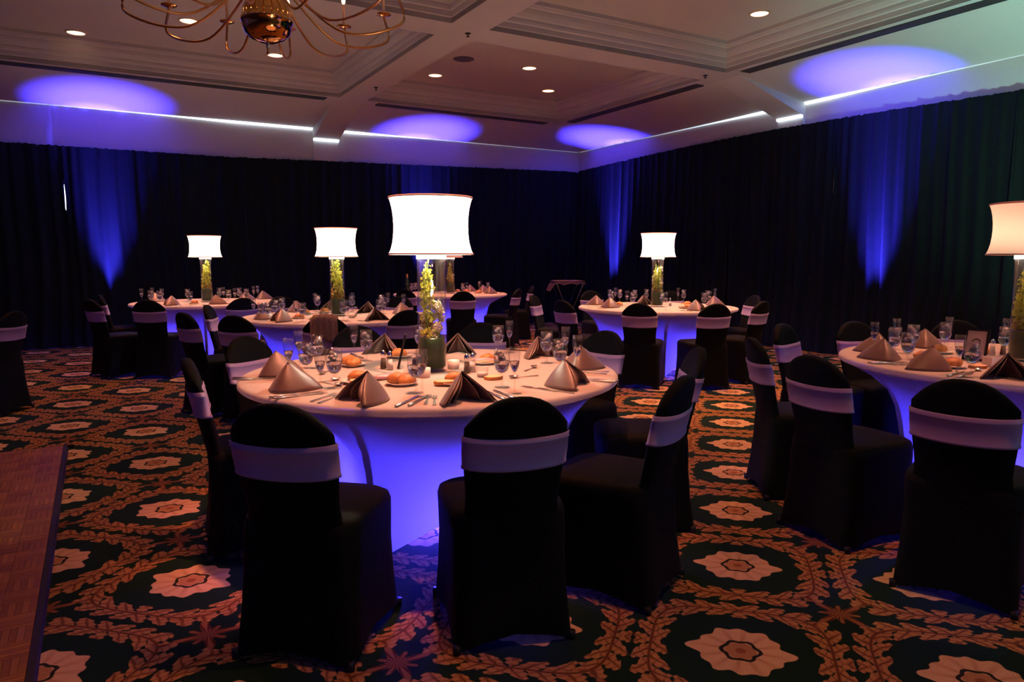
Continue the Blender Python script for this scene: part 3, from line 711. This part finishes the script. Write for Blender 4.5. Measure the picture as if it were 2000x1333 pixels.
for d_ in (GOB, FLU):
    for t in ('T2', 'T3', 'T4', 'T6'):      # keep stemware clear of the napkin wings
        for i, (x, y) in enumerate(d_[t]):
            for nx_, ny_ in NAPT[t]:
                h = hypot(x - nx_, y - ny_)
                if h < .185: x, y = nx_ + (x - nx_)/h*.185, ny_ + (y - ny_)/h*.185
            d_[t][i] = (x, y)
ORD = 'first second third fourth fifth sixth seventh eighth ninth tenth eleventh twelfth thirteenth fourteenth fifteenth sixteenth seventeenth eighteenth nineteenth twentieth'.split()
def ordered(pts):
    """rank of each spot counting to the right round the rim, starting on the camera side"""
    an = [(atan2(p[0], -p[1]) % (2*pi), i) for i, p in enumerate(pts)]
    rk = [0]*len(pts)
    for k, (_, i) in enumerate(sorted(an)): rk[i] = k
    return rk
def where(t, k): return 'on the %s, %s counting rightward from the camera' % (TN[t], ORD[k])
# napkin: folded pyramid with two layered wings and a dark gap at its open side (+x)
def napkin_bm():
    bm = BM(); H = .122
    def layer(sc, h, wob, ext):
        base = []
        for k in range(25):
            u = -1 + k/12
            ang = pi - u*pi*.5*ext*1.0
            # rounded V: tip at -x, wings swing round to +x
            x_ = -.085*sc + .185*sc*abs(u)**1.35
            y_ = .150*sc*(1 if u > 0 else -1)*abs(u)**.8*(1 - .22*abs(u)**4) if u else 0
            base.append((x_, y_))
        L = []
        for j in range(11):
            w = j/10; ring = []
            for k, (x_, y_) in enumerate(base):
                u = -1 + k/12
                bulge = 1 - w + .10*sin(w*pi)*(1 - .5*abs(u))
                ring.append((x_*bulge + .012*w + wob*sin(w*pi)*abs(u)**3, y_*bulge, .002 + h*w*(1 - .04*abs(u)*sin(pi*w))))
            L.append(ring)
        return rings(bm, L, False)
    layer(1, H, .010, 1); layer(.90, H*.955, .028, 1); layer(.52, H*.86, .03, 1)
    # rolled hem joining outer and second layer at the bottom front
    bmesh.ops.recalc_face_normals(bm, faces=bm.faces)
    return bm
npo = None
for t in NAPT:
    rk = ordered(NAPT[t])
    for i, (x, y) in enumerate(NAPT[t]):
        lab = 'pyramid-folded mauve satin napkin ' + where(t, rk[i])
        loc = (TABLES[t][0] + x, TABLES[t][1] + y, ZT); rz = radians(NAPR[t][i])
        if npo is None:
            npo = tag(obj('folded_napkin', napkin_bm(), 'napkin', None, loc=loc, rot=(0, 0, rz)), lab, 'napkin', 'folded napkins on the tables')
            sm = npo.modifiers.new('thickness', 'SOLIDIFY'); sm.thickness = .0022
        else: dup(npo, loc, rz, lab)
def glass_thing(kind):
    if kind == 'g':
        t = thing('water_goblet', '', 'glass', (0, 0, 0), 0, 'ice water goblets')
        out = [(.034, .0), (.034, .002), (.012, .006), (.0055, .012), (.0065, .030), (.0055, .042), (.0075, .058), (.018, .066), (.029, .080), (.035, .100), (.0365, .120), (.0345, .150), (.0325, .175)]
        inn = [(.0312, .175), (.0332, .150), (.0352, .120), (.0335, .100), (.0275, .081), (.016, .068), (.0005, .063)]
        bm = BM(); lathe(bm, [(.0005, 0)] + out + inn, 20); obj('glass_bowl', bm, 'goblet', t)
        bm = BM(); lathe(bm, [(.0005, .0638), (.015, .0685), (.0265, .082), (.0326, .101), (.0342, .118), (.0005, .118)], 20); obj('water', bm, 'water', t)
        bm = BM(); rnd = random.Random(3)
        for k in range(9):
            a = rnd.uniform(0, 6.28); r_ = rnd.uniform(.0, .019); m_ = Matrix.Translation((r_*cos(a), r_*sin(a), rnd.uniform(.112, .158))) @ Matrix.Rotation(rnd.uniform(0, 3), 4, Vector((rnd.random(), rnd.random(), rnd.random()+.1)))
            box(bm, -.009, .009, -.009, .009, -.007, .007, 0, m_)
        stuff(obj('ice_cubes', bm, 'ice', t))
    else:
        t = thing('champagne_flute', '', 'glass', (0, 0, 0), 0, 'champagne flutes')
        out = [(.029, .0), (.029, .002), (.010, .005), (.0045, .012), (.004, .060), (.0045, .082), (.012, .096), (.019, .115), (.0235, .145), (.0245, .165), (.0235, .196)]
        inn = [(.0225, .196), (.0235, .165), (.0222, .145), (.0175, .116), (.0105, .098), (.0005, .088)]
        bm = BM(); lathe(bm, [(.0005, 0)] + out + inn, 18); obj('glass_bowl', bm, 'glass', t)
        bm = BM(); lathe(bm, [(.0005, .089), (.0095, .0985), (.0165, .1165), (.0205, .137), (.0005, .137)], 18); obj('wine', bm, 'water', t)
    kids(t); return t
for kind, dd, lab0 in (('g', GOB, 'stemmed goblet of ice water '), ('f', FLU, 'slim part-full champagne flute ')):
    pr = glass_thing(kind); first = True
    for t in dd:
        rk = ordered(dd[t])
        for i, (x, y) in enumerate(dd[t]):
            loc = (TABLES[t][0] + x, TABLES[t][1] + y, ZT + .0005); lab = lab0 + where(t, rk[i]); rz = i*1.7
            if first: pr.location = loc; pr.rotation_euler = (0, 0, rz); pr['label'] = lab; first = False
            else: dup(pr, loc, rz, lab)

# flatware: lying along local +x (handle at -x)
def flat(bm, outline, z0, z1):
    a = [bm.verts.new((x, y, z0)) for x, y in outline]; b_ = [bm.verts.new((x, y, z1)) for x, y in outline]; n = len(a)
    bm.faces.new(a[::-1]); bm.faces.new(b_)
    for k in range(n): bm.faces.new((a[k], a[(k+1) % n], b_[(k+1) % n], b_[k]))
def sym(pts): return pts + [(x, -y) for x, y in reversed(pts)]
def knife():
    t = thing('table_knife', '', 'knife', group='table knives')
    bm = BM(); rings(bm, [[(x, w*cos(a), .005 + h*sin(a)) for a in [k*pi/4 for k in range(8)]] for x, w, h in ((-.115, .003, .002), (-.11, .0085, .0042), (-.06, .0078, .004), (-.005, .006, .0035), (.003, .004, .002))], True, True, True); obj('handle', bm, 'silver', t)
    bm = BM(); flat(bm, [(.0, -.005), (.06, -.007), (.095, -.0062), (.112, .001), (.105, .0062), (.05, .0068), (.0, .005)], .0035, .0052); obj('blade', bm, 'silver', t, False); return t
def fork():
    t = thing('table_fork', '', 'fork', group='table forks')
    bm = BM(); flat(bm, sym([(-.098, .003), (-.096, .008), (-.06, .006), (.0, .0032), (.028, .0034), (.040, .0105), (.052, .0118)]), .002, .0042); obj('handle', bm, 'silver', t, False)
    for k in range(4):
        y = -.0098 + k*.00653; bm = BM(); flat(bm, [(.050, y - .0021), (.094, y - .0012), (.096, y), (.094, y + .0012), (.050, y + .0021)], .0025, .0042); obj('tine', bm, 'silver', t, False)
    return t
def spoon():
    t = thing('teaspoon', '', 'spoon', group='teaspoons')
    bm = BM(); flat(bm, sym([(-.085, .002), (-.083, .0075), (-.05, .0055), (.0, .0028), (.032, .003)]), .002, .0042); obj('handle', bm, 'silver', t, False)
    bm = BM(); lathe(bm, [(.0005, -.006), (.5, -.004), (.85, .001), (1, .006), (.94, .006), (.8, .002), (.45, -.002), (.0005, -.004)], 20)
    bm.transform(Matrix.Translation((.053, 0, .0065)) @ Matrix.Diagonal((.026, .017, 1, 1))); obj('bowl', bm, 'silver', t); return t
CUT = [('knife', -.80, -.285, .05), ('knife', -.812, -.245, .03), ('knife', -.50, -.655, .62), ('knife', -.475, -.685, .66), ('fork', -.336, -.745, 1.35), ('fork', -.368, -.715, 1.28), ('knife', -.012, -.800, 1.30), ('knife', .032, -.785, 1.34), ('fork', .062, -.76, 1.62), ('fork', .092, -.775, 1.68),
       ('knife', .335, -.675, 2.0), ('knife', .372, -.655, 2.02), ('fork', .52, -.52, 2.45), ('fork', .59, -.565, 2.5), ('knife', .795, -.285, 2.75), ('knife', .779, -.315, 2.75), ('fork', .80, -.02, 2.9), ('fork', .785, -.075, 2.75), ('spoon', .50, .045, 1.19), ('spoon', .46, -.205, -2.64), ('spoon', -.46, -.335, .83), ('spoon', -.41, -.405, -.77), ('spoon', -.53, -.06, -1.62), ('knife', -.50, .535, -1.02)]
CUT5 = [('knife', -.66, -.475, .70), ('knife', -.63, -.505, .72), ('knife', -.80, -.088, .1), ('knife', -.79, -.118, .1), ('spoon', -.57, -.33, 1.0), ('spoon', -.53, -.40, .6), ('fork', -.38, -.70, 1.1), ('fork', -.36, -.725, 1.1)]
allcut = [('T1', *c_) for c_ in CUT] + [('T5', *c_) for c_ in CUT5]
for t in ('T2', 'T3', 'T4', 'T6'):     # two knives and two forks beside each napkin of the far tables
    for (x, y) in NAPT[t]:
        a = atan2(y, x)
        for k, (kd, off) in enumerate((('knife', .145), ('fork', -.145), ('fork', -.165))):
            px_, py_ = .76*cos(a) - off*sin(a), .76*sin(a) + off*cos(a)
            if min([hypot(px_ - u[0], py_ - u[1]) for u in GOB[t] + FLU[t]]) > .11 and min([hypot(px_ - u[0], py_ - u[1]) for u in NAPT[t] if u != (x, y)] + [9]) > .2: allcut.append((t, kd, px_, py_, a + pi))
protos = {'knife': knife(), 'fork': fork(), 'spoon': spoon()}
for p_ in protos.values(): kids(p_)
used = set()
LC = {'knife': 'long steel table knife ', 'fork': 'four-tined steel table fork ', 'spoon': 'small steel teaspoon '}
for t in TABLES:
    for kd in protos:
        its = [c_ for c_ in allcut if c_[0] == t and c_[1] == kd]; rk = ordered([(c_[2], c_[3]) for c_ in its])
        for c_, k in zip(its, rk):
            loc = (TABLES[t][0] + c_[2], TABLES[t][1] + c_[3], ZT - .0005); lab = LC[kd] + where(t, k)
            if kd not in used: o = protos[kd]; o.location = loc; o.rotation_euler = (0, 0, c_[4]); o['label'] = lab; used.add(kd)
            else: dup(protos[kd], loc, c_[4], lab)

# bread plates and rolls
def plate_bm(r=.075):
    bm = BM(); lathe(bm, [(.0005, 0), (r*.62, 0), (r*.66, .003), (r, .013), (r, .0155), (r*.64, .006), (.0005, .005)], 32); return bm
def roll_bm(seed, sx=.048, sy=.04, sz=.030):
    bm = BM(); bmesh.ops.create_icosphere(bm, subdivisions=3, radius=1)
    for v_ in bm.verts:
        n_ = noise.noise(v_.co*1.8 + Vector((seed, 0, 0)))*.16
        cut = -.18*exp(-(v_.co.y/.16)**2)*max(0, v_.co.z)
        v_.co = v_.co*(1 + n_ + cut); v_.co.x *= sx; v_.co.y *= sy; v_.co.z = max(-.55, v_.co.z)*sz + .55*sz
    return bm
def slice_bm(seed):
    bm = BM(); n = 20; o = [((.05 if abs(cos(a)) < .9 else .047)*cos(a)*(1 + .08*sin(3*a + seed)), .034*sin(a)) for a in [2*pi*k/n for k in range(n)]]
    L = [[(x*s, y*s, z) for x, y in o] for s, z in ((.96, 0), (1, .004), (1, .012), (.96, .015))]
    rings(bm, L, True, True, False, 0); top = bm.faces.new([bm.verts.new((x*.955, y*.955, .0152)) for x, y in o]); top.material_index = 1
    return bm
PL = [('T1', -.448, .168), ('T1', -.31, -.36), ('T1', -.095, -.41), ('T1', .135, -.40), ('T1', .252, .243), ('T1', -.25, .50), ('T5', -.55, -.25), ('T5', -.54, .012), ('T5', -.26, .33), ('T5', -.315, -.42)]
RL = [('T1', -.465, .20, 0, .4), ('T1', -.432, .13, 0, 1.3), ('T1', -.31, -.32, 0, .5), ('T1', -.12, -.385, 0, .2), ('T1', -.07, -.42, 0, 1.2), ('T1', .145, -.36, 0, .4), ('T1', .27, .32, 0, 0), ('T1', -.25, .50, 0, .3), ('T1', .10, -.43, 1, .3), ('T1', .318, -.262, 1, .6), ('T1', -.29, -.40, 1, .2),
      ('T5', -.55, .02, 0, .3), ('T5', -.26, .34, 0, 1), ('T5', -.56, -.26, 0, .2), ('T5', -.52, -.22, 0, 1.1), ('T5', -.42, -.27, 1, .2), ('T5', -.33, -.40, 0, .5), ('T5', -.02, .30, 0, .4)]
for t in ('T2', 'T3', 'T4', 'T6'):
    for (x, y) in NAPT[t]:
        a = atan2(y, x) + .22; px_, py_ = .46*cos(a), .46*sin(a)
        if min([hypot(px_ - u[0], py_ - u[1]) for u in GOB[t] + FLU[t]]) > .125 and hypot(px_, py_) > .2 and min([hypot(px_ - u[0], py_ - u[1]) for u in NAPT[t]]) > .2:
            PL.append((t, px_, py_)); RL.append((t, px_ + .012, py_, 0, a)); RL.append((t, px_ - .02, py_ + .03, 1, a))
pp = None
for t in TABLES:
    its = [c_ for c_ in PL if c_[0] == t]; rk = ordered([c_[1:] for c_ in its])
    for c_, k in zip(its, rk):
        loc = (TABLES[t][0] + c_[1], TABLES[t][1] + c_[2], ZT); lab = 'small white bread plate ' + where(t, k)
        if pp is None: pp = tag(obj('bread_plate', plate_bm(), 'china', None, loc=loc), lab, 'plate', 'bread plates')
        else: dup(pp, loc, 0, lab)
    for sl, nm, lb in ((0, 'bread_roll', 'crusty golden bread roll '), (1, 'bread_slice', 'pale slice of bread ')):
        its = [c_ for c_ in RL if c_[0] == t and c_[3] == sl]; rk = ordered([c_[1:3] for c_ in its])
        for i, (c_, k) in enumerate(zip(its, rk)):
            on = min([hypot(c_[1] - u[1], c_[2] - u[2]) for u in PL if u[0] == t] + [9]) < .07
            loc = (TABLES[t][0] + c_[1], TABLES[t][1] + c_[2], ZT + (.006 if on else .0))
            key = (nm, i % 3)
            if key not in protos: protos[key] = tag(obj(nm, slice_bm(i) if sl else roll_bm(i*3.1 + 1), ['bread', 'crumb'] if sl else 'bread', None, loc=loc, rot=(0, 0, c_[4])), lb + where(t, k), 'bread', 'bread on the tables')
            else: dup(protos[key], loc, c_[4], lb + where(t, k))

# shakers, ramekins, card frames
def shaker(fill):
    t = thing('shaker', '', 'shaker', group='salt and pepper shakers')
    bm = BM(); lathe(bm, [(.0005, 0), (.0185, 0), (.0185, .004), (.0125, .062), (.012, .074), (.0005, .074)], 12); obj('glass_body', bm, 'glass', t)
    bm = BM(); lathe(bm, [(.0005, .004), (.0165, .004), (.0118, .056), (.0005, .056)], 12); obj('filling', bm, fill, t)
    bm = BM(); lathe(bm, [(.0132, .072), (.0138, .078), (.0125, .088), (.007, .097), (.0005, .100)], 16); obj('cap', bm, 'chrome', t)
    kids(t); return t
SH = [('T1', -.262, .061, 'pepper', 'glass pepper shaker with chrome cap beside the black card frame'), ('T1', -.222, .024, 'salt', 'glass salt shaker with chrome cap beside the black card frame'), ('T1', .180, -.085, 'pepper', 'glass pepper shaker behind the front right napkin of the nearest table'), ('T1', .207, -.045, 'salt', 'glass salt shaker behind the front right napkin of the nearest table'),
      ('T5', -.03, .21, 'salt', 'glass salt shaker behind the white caddy on the right-edge table'), ('T5', .045, .225, 'pepper', 'glass pepper shaker beside the vase on the right-edge table'), ('T2', .20, -.12, 'salt', 'glass salt shaker right of the vase on the second lamp table'), ('T4', .18, .1, 'salt', 'glass salt shaker right of the vase on the far right table')]
spt = {}
for t, x, y, f_, lb in SH:
    loc = (TABLES[t][0] + x, TABLES[t][1] + y, ZT)
    if f_ not in spt: spt[f_] = shaker(f_); o = spt[f_]; o.location = loc; o['label'] = lb
    else: dup(spt[f_], loc, 0, lb)
def ramekin(loc, lb, r=.032, h=.045, fill='crumb'):
    t = thing('ramekin', lb, 'dish', loc, 0, 'white ramekins')
    bm = BM(); lathe(bm, [(.0005, 0), (r*.86, 0), (r*.95, .004), (r, h), (r*.93, h), (r*.88, .008), (.0005, .006)], 28); obj('dish', bm, 'china', t)
    bm = BM(); lathe(bm, [(.0005, h*.8), (r*.9, h*.8)], 24); obj('butter', bm, fill, t)
X1, Y1 = TABLES['T1']; X5, Y5 = TABLES['T5']
ramekin((X1 - .02, Y1 - .20, ZT), 'white ramekin just in front of the tall vase'); ramekin((X1 + .10, Y1 + .07, ZT), 'white ramekin just right of the tall vase')
ramekin((TABLES['T4'][0] + .22, TABLES['T4'][1] - .32, ZT), 'white ramekin on the far right table beside its vase'); ramekin((TABLES['T2'][0] + .2, TABLES['T2'][1] - .28, ZT), 'white ramekin on the second lamp table beside its vase')
t = thing('sugar_caddy', 'white rectangular china sugar caddy on the right-edge table', 'dish', (X5 - .28, Y5 - .20, ZT), .1)
bm = BM(); box(bm, -.055, .055, -.035, .035, 0, .006); box(bm, -.055, .055, -.035, -.030, .006, .05); box(bm, -.055, .055, .030, .035, .006, .05); box(bm, -.055, -.05, -.03, .03, .006, .05); box(bm, .05, .055, -.03, .03, .006, .05); obj('dish', bm, 'china', t, False)
for k in range(6):
    bm = BM(); box(bm, -.045 + k*.016, -.038 + k*.016, -.026, .026, .007, .047); obj('sugar_packet', bm, 'card', t, False)
t = thing('votive_glass', 'small clear votive glass right of the shakers on the nearest table', 'glass', (X1 + .262, Y1 - .19, ZT))
bm = BM(); lathe(bm, [(.0005, 0), (.026, 0), (.031, .05), (.029, .05), (.0245, .004), (.0005, .004)], 24); obj('glass_cup', bm, 'glass', t)
bm = BM(); lathe(bm, [(.0005, .0045), (.0235, .0045), (.0245, .022), (.0005, .024)], 20); obj('wax', bm, 'salt', t)
t = thing('cracker_packet', 'crumpled clear cracker packet beside the rolls on the nearest table', 'packet', (X1 - .205, Y1 - .262, ZT + .012), .6)
bm = BM(); bmesh.ops.create_icosphere(bm, subdivisions=3, radius=1)
for v_ in bm.verts: v_.co = Vector((v_.co.x*.06, v_.co.y*.032, v_.co.z*.014))*(1 + .35*noise.noise(v_.co*4))
obj('wrapper', bm, 'wrap', t)
t = thing('breadstick_basket', 'plate of wrapped breadsticks behind the right-hand shakers of the nearest table', 'food', (X1 + .252, Y1 + .243, ZT + .006), .2)
for k in range(7):
    bm = BM(); a = -.5 + k*.16; tube(bm, [(-.055, -.045 + k*.013, .008 + .006*(k % 2)), (.0, -.045 + k*.013 + .006, .012 + .006*(k % 2)), (.055, -.045 + k*.013, .008 + .006*(k % 2))], .0062, 8); obj('breadstick', bm, 'wrap' if k % 2 else 'crumb', t)
# table-number cards in black frames
def curve_digit(pts, r, n=6):
    bm = BM(); tube(bm, pts, r, n); return bm
def card_frame(loc, rz, lb, w=.12, h=.178, leg=True):
    t = thing('table_card', lb, 'table card', loc, rz, 'framed table numbers'); tilt = Matrix.Translation((0, 0, .004)) @ Matrix.Rotation(-.22, 4, 'X')
    bm = BM(); b_ = .011
    for x0, x1, z0, z1 in ((-w/2, w/2, 0, b_), (-w/2, w/2, h - b_, h), (-w/2, -w/2 + b_, b_, h - b_), (w/2 - b_, w/2, b_, h - b_)): box(bm, x0, x1, -.006, .006, z0, z1, 0, tilt)
    obj('frame', bm, 'dark', t, False)
    bm = BM(); box(bm, -w/2 + .002, w/2 - .002, -.002, .004, .002, h - .002, 0, tilt); obj('card', bm, 'card', t, False)
    if leg: bm = BM(); box(bm, -.02, .02, 0, .004, 0, h*.56, 0, Matrix.Translation((0, .058, .0)) @ Matrix.Rotation(.24, 4, 'X'), ); obj('easel_leg', bm, 'dark', t, False)
    P = []
    for k in range(13):
        a = radians(165 - k*17.5); P.append((.021*cos(a), -.0035, .100 + .021*sin(a)))
    P += [(.006, -.0035, .072), (-.008, -.0035, .060), (-.021, -.0035, .048), (.0, -.0035, .0485), (.022, -.0035, .048)]
    bm = BM(); Lr = []
    for k, p_ in enumerate(P):
        a_, b_ = P[max(k-1, 0)], P[min(k+1, len(P)-1)]; tx_, tz_ = b_[0] - a_[0], b_[2] - a_[2]; ln = hypot(tx_, tz_) or 1
        nx_, nz_ = -tz_/ln*.0030, tx_/ln*.0030
        Lr.append([(p_[0] + sg*nx_, yy, p_[2] + sg*nz_) for sg, yy in ((1, -.0032), (1, -.0018), (-1, -.0018), (-1, -.0032))])
    rings(bm, Lr, True, True, True)
    bm.transform(tilt); obj('numeral', bm, 'ink', t)
card_frame((X1 - .19, Y1 + .10, ZT), -1.45, 'black framed table card seen edge-on beside the tall vase', leg=False)
card_frame((X5 - .287, Y5 - .02, ZT), -.95, 'black framed cream table card with a numeral on the right-edge table')

# ------------------------------------------------------------------ shawl on a chair back, bottle, tray stand, tub
sh_x, sh_y = -1.47, 5.63
vv = Vector((TABLES['T2'][0] - sh_x, TABLES['T2'][1] - sh_y)).normalized(); rz = atan2(vv.y, vv.x) - pi/2; fo = Vector((sh_x, sh_y)) + Vector((-sin(rz), cos(rz)))*.265
t = thing('beaded_shawl', 'tan beaded shawl draped over a black chair back', 'shawl', (fo.x, fo.y, 0), rz)
bm = BM(); L = []
for k in range(25):
    w = k/24; col = []
    for i in range(29):
        s = -.62 + 1.16*i/28; x_ = wback(.8)*s
        zt = ztopf(s*.95) + .012
        ruf = .007*sin(s*26) + .004*sin(s*51 + 1)
        d = (w - .38)*.62
        yb = ylean(.86)
        if abs(d) < .035: y_ = yb + d; z_ = zt + .004 + ruf*.4
        elif d > 0: y_ = ylean(zt - (d - .035)) + .045 + ruf; z_ = zt - (d - .035)*.6
        else: y_ = ylean(max(.4, zt + (d + .035))) - .042 - ruf - .006; z_ = zt + (d + .035)*(1 + .12*sin(s*5))
        col.append((x_, y_, z_))
    L.append(col)
rings(bm, L, False); bmesh.ops.recalc_face_normals(bm, faces=bm.faces); body = obj('shawl_cloth', bm, 'shawl', t)
body.modifiers.new('thickness', 'SOLIDIFY').thickness = .004
bm = BM(); rnd = random.Random(5)
for rowx in (-.44, -.28, .02, .25):
    for k in range(16):
        z_ = ztopf(rowx) + .008 - k*.013; m_ = Matrix.Translation((wback(.8)*rowx + rnd.uniform(-.003, .003), ylean(z_) - .058 - .006*sin(rowx*26), z_))
        bmesh.ops.create_icosphere(bm, subdivisions=1, radius=.0034, matrix=m_)
stuff(obj('sequins', bm, 'sequin', t))
t = thing('wine_bottle', 'dark wine bottle with gold foil neck on the farthest table', 'bottle', (TABLES['T6'][0] - .73, TABLES['T6'][1] + .1, ZT))
bm = BM(); lathe(bm, [(.0005, 0), (.036, 0), (.038, .01), (.038, .17), (.03, .21), (.015, .24), (.0145, .25)], 24); obj('bottle_body', bm, 'bottle', t)
bm = BM(); lathe(bm, [(.0155, .245), (.016, .30), (.017, .302), (.017, .315), (.0005, .316)], 20); obj('foil', bm, 'foil', t)
t = thing('tray_stand', 'folding waiter tray stand with a dark cloth, left of the far right table', 'tray stand', (.83, 10.75, 0), .15)
bm = BM(); L = []
for r_, z in ((.001, .985), (.20, .985), (.245, .99), (.265, 1.005), (.268, 1.0), (.25, .975), (.20, .970), (.001, .970)): L.append([(r_*cos(2*pi*k/40), r_*.78*sin(2*pi*k/40), z) for k in range(40)])
rings(bm, L); obj('tray', bm, 'dark', t)
bm = BM(); L = []
for w in range(11):
    r_ = w/10; ring = []
    for k in range(48):
        a = 2*pi*k/48; rr = .285*min(r_, .93) ; drop = max(0, r_ - .85)/.15
        z = 1.010 + .012*noise.noise((3*cos(a)*r_, 3*sin(a)*r_, 1)) - drop*(.05 + (.10 if cos(a + pi) > .86 else 0) + .012*sin(9*a)); ring.append((rr*(1 + .04*drop)*cos(a) - (.05*drop if cos(a + pi) > .86 else 0), rr*.8*(1 + .04*drop)*sin(a), z))
    L.append(ring)
rings(bm, L); obj('tray_cloth', bm, 'traycloth', t)
for sgn in (-1, 1):
    for yy in (-.17, .17):
        bm = BM(); tube(bm, [(-.2*sgn, yy, .965), (.2*sgn, yy + .012*sgn, 0.01)], .008, 8); obj('leg', bm, 'dark', t)
for yy in (-.1, .1):
    bm = BM(); box(bm, -.2, .2, yy - .015, yy + .015, .962, .966); obj('strap', bm, 'dark', t, False)
t = thing('bus_tub', 'low dark tub on the carpet below the tray stand', 'tub', (.80, 9.62, 0), .2)
bm = BM(); L = []
for w, d, z in ((.20, .13, 0), (.21, .14, .01), (.25, .17, .17), (.27, .19, .175), (.27, .19, .185), (.24, .16, .18), (.20, .13, .015)): L.append([(x_, y_, z) for x_, y_, _ in sup(w, -d, d, 32, 6, 0)])
rings(bm, L, True, True, True); obj('tub_body', bm, 'bin', t)

# ------------------------------------------------------------------ brass chandelier
CX, CY, CZ = -1.62, 4.95, 2.755
t = thing('chandelier', 'large brass ball chandelier with curved candle arms, cut by the top edge', 'chandelier', (CX, CY, CZ))
k_ = 1.08
bm = BM(); lathe(bm, [(.0005, 0), (.05, .004), (.10, .022), (.14, .055), (.158, .095), (.163, .13), (.166, .132), (.166, .150), (.158, .154), (.157, .175), (.152, .21), (.13, .25), (.10, .28), (.06, .31), (.04, .34), (.04, .42), (.07, .46), (.09, .52), (.06, .58), (.025, .62), (.02, 1.28)], 40); obj('body', bm, 'brass', t)
bm = BM(); lathe(bm, [(.0005, -.075), (.008, -.07), (.012, -.06), (.006, -.05), (.009, -.03), (.012, -.015), (.012, .004)], 16); obj('finial', bm, 'brass', t)
bm = BM(); lathe(bm, [(.005, 1.26), (.07, 1.27), (.075, 1.30), (.0005, 1.315)], 24); obj('canopy', bm, 'brass', t)
arm0 = None
def arm_set(n, a0, rin, zin, rlow, zlow, rout, zout):
    pts = []
    P0, P1, P2, P3, P4 = Vector((rin, 0, zin)), Vector((rin + .10, 0, zin - .10)), Vector((rlow, 0, zlow)), Vector((rout + .015, 0, zlow + .07)), Vector((rout, 0, zout))
    ctrl = [P0 - (P1 - P0), P0, P1, P2, P3, P4, P4 + (P4 - P3)]
    for i in range(1, 5):
        for s in range(7):
            u = s/7; a, b_, c_, d_ = ctrl[i-1], ctrl[i], ctrl[i+1], ctrl[i+2]
            pts.append(.5*((2*b_) + (c_ - a)*u + (2*a - 5*b_ + 4*c_ - d_)*u*u + (3*b_ - a - 3*c_ + d_)*u**3))
    pts.append(P4)
    bm = BM(); tube(bm, pts, .0088, 8); A = obj('arm', bm, 'brass2', t)
    bm = BM(); lathe(bm, [(.0005, -.008), (.02, -.004), (.052, .006), (.056, .012), (.05, .011), (.018, .004), (.016, .02), (.0005, .02)], 24, c=(rout, 0, zout)); obj('drip_pan', bm, 'brass', A)
    bm = BM(); lathe(bm, [(.011, .016), (.0115, .17), (.0005, .172)], 16, c=(rout, 0, zout)); obj('candle_sleeve', bm, 'candle', A)
    bm = BM(); lathe(bm, [(.0005, .172), (.010, .178), (.014, .195), (.008, .22), (.0005, .232)], 12, c=(rout, 0, zout)); obj('bulb', bm, 'bulb', A)
    kids(A)
    for k in range(n):
        a = a0 + 2*pi*k/n
        if k == 0: A.rotation_euler = (0, 0, a)
        else:
            c_ = dup(A, None, None, None, None, t); c_.rotation_euler = (0, 0, a)
        light('chandelier_bulb', 'POINT', (CX + rout*cos(a), CY + rout*sin(a), CZ + zout + .20), 3.4, (1, .36, .15), shadow_soft_size=.014)
arm_set(12, .13, .05, .45, .50, .085, .86, .34)
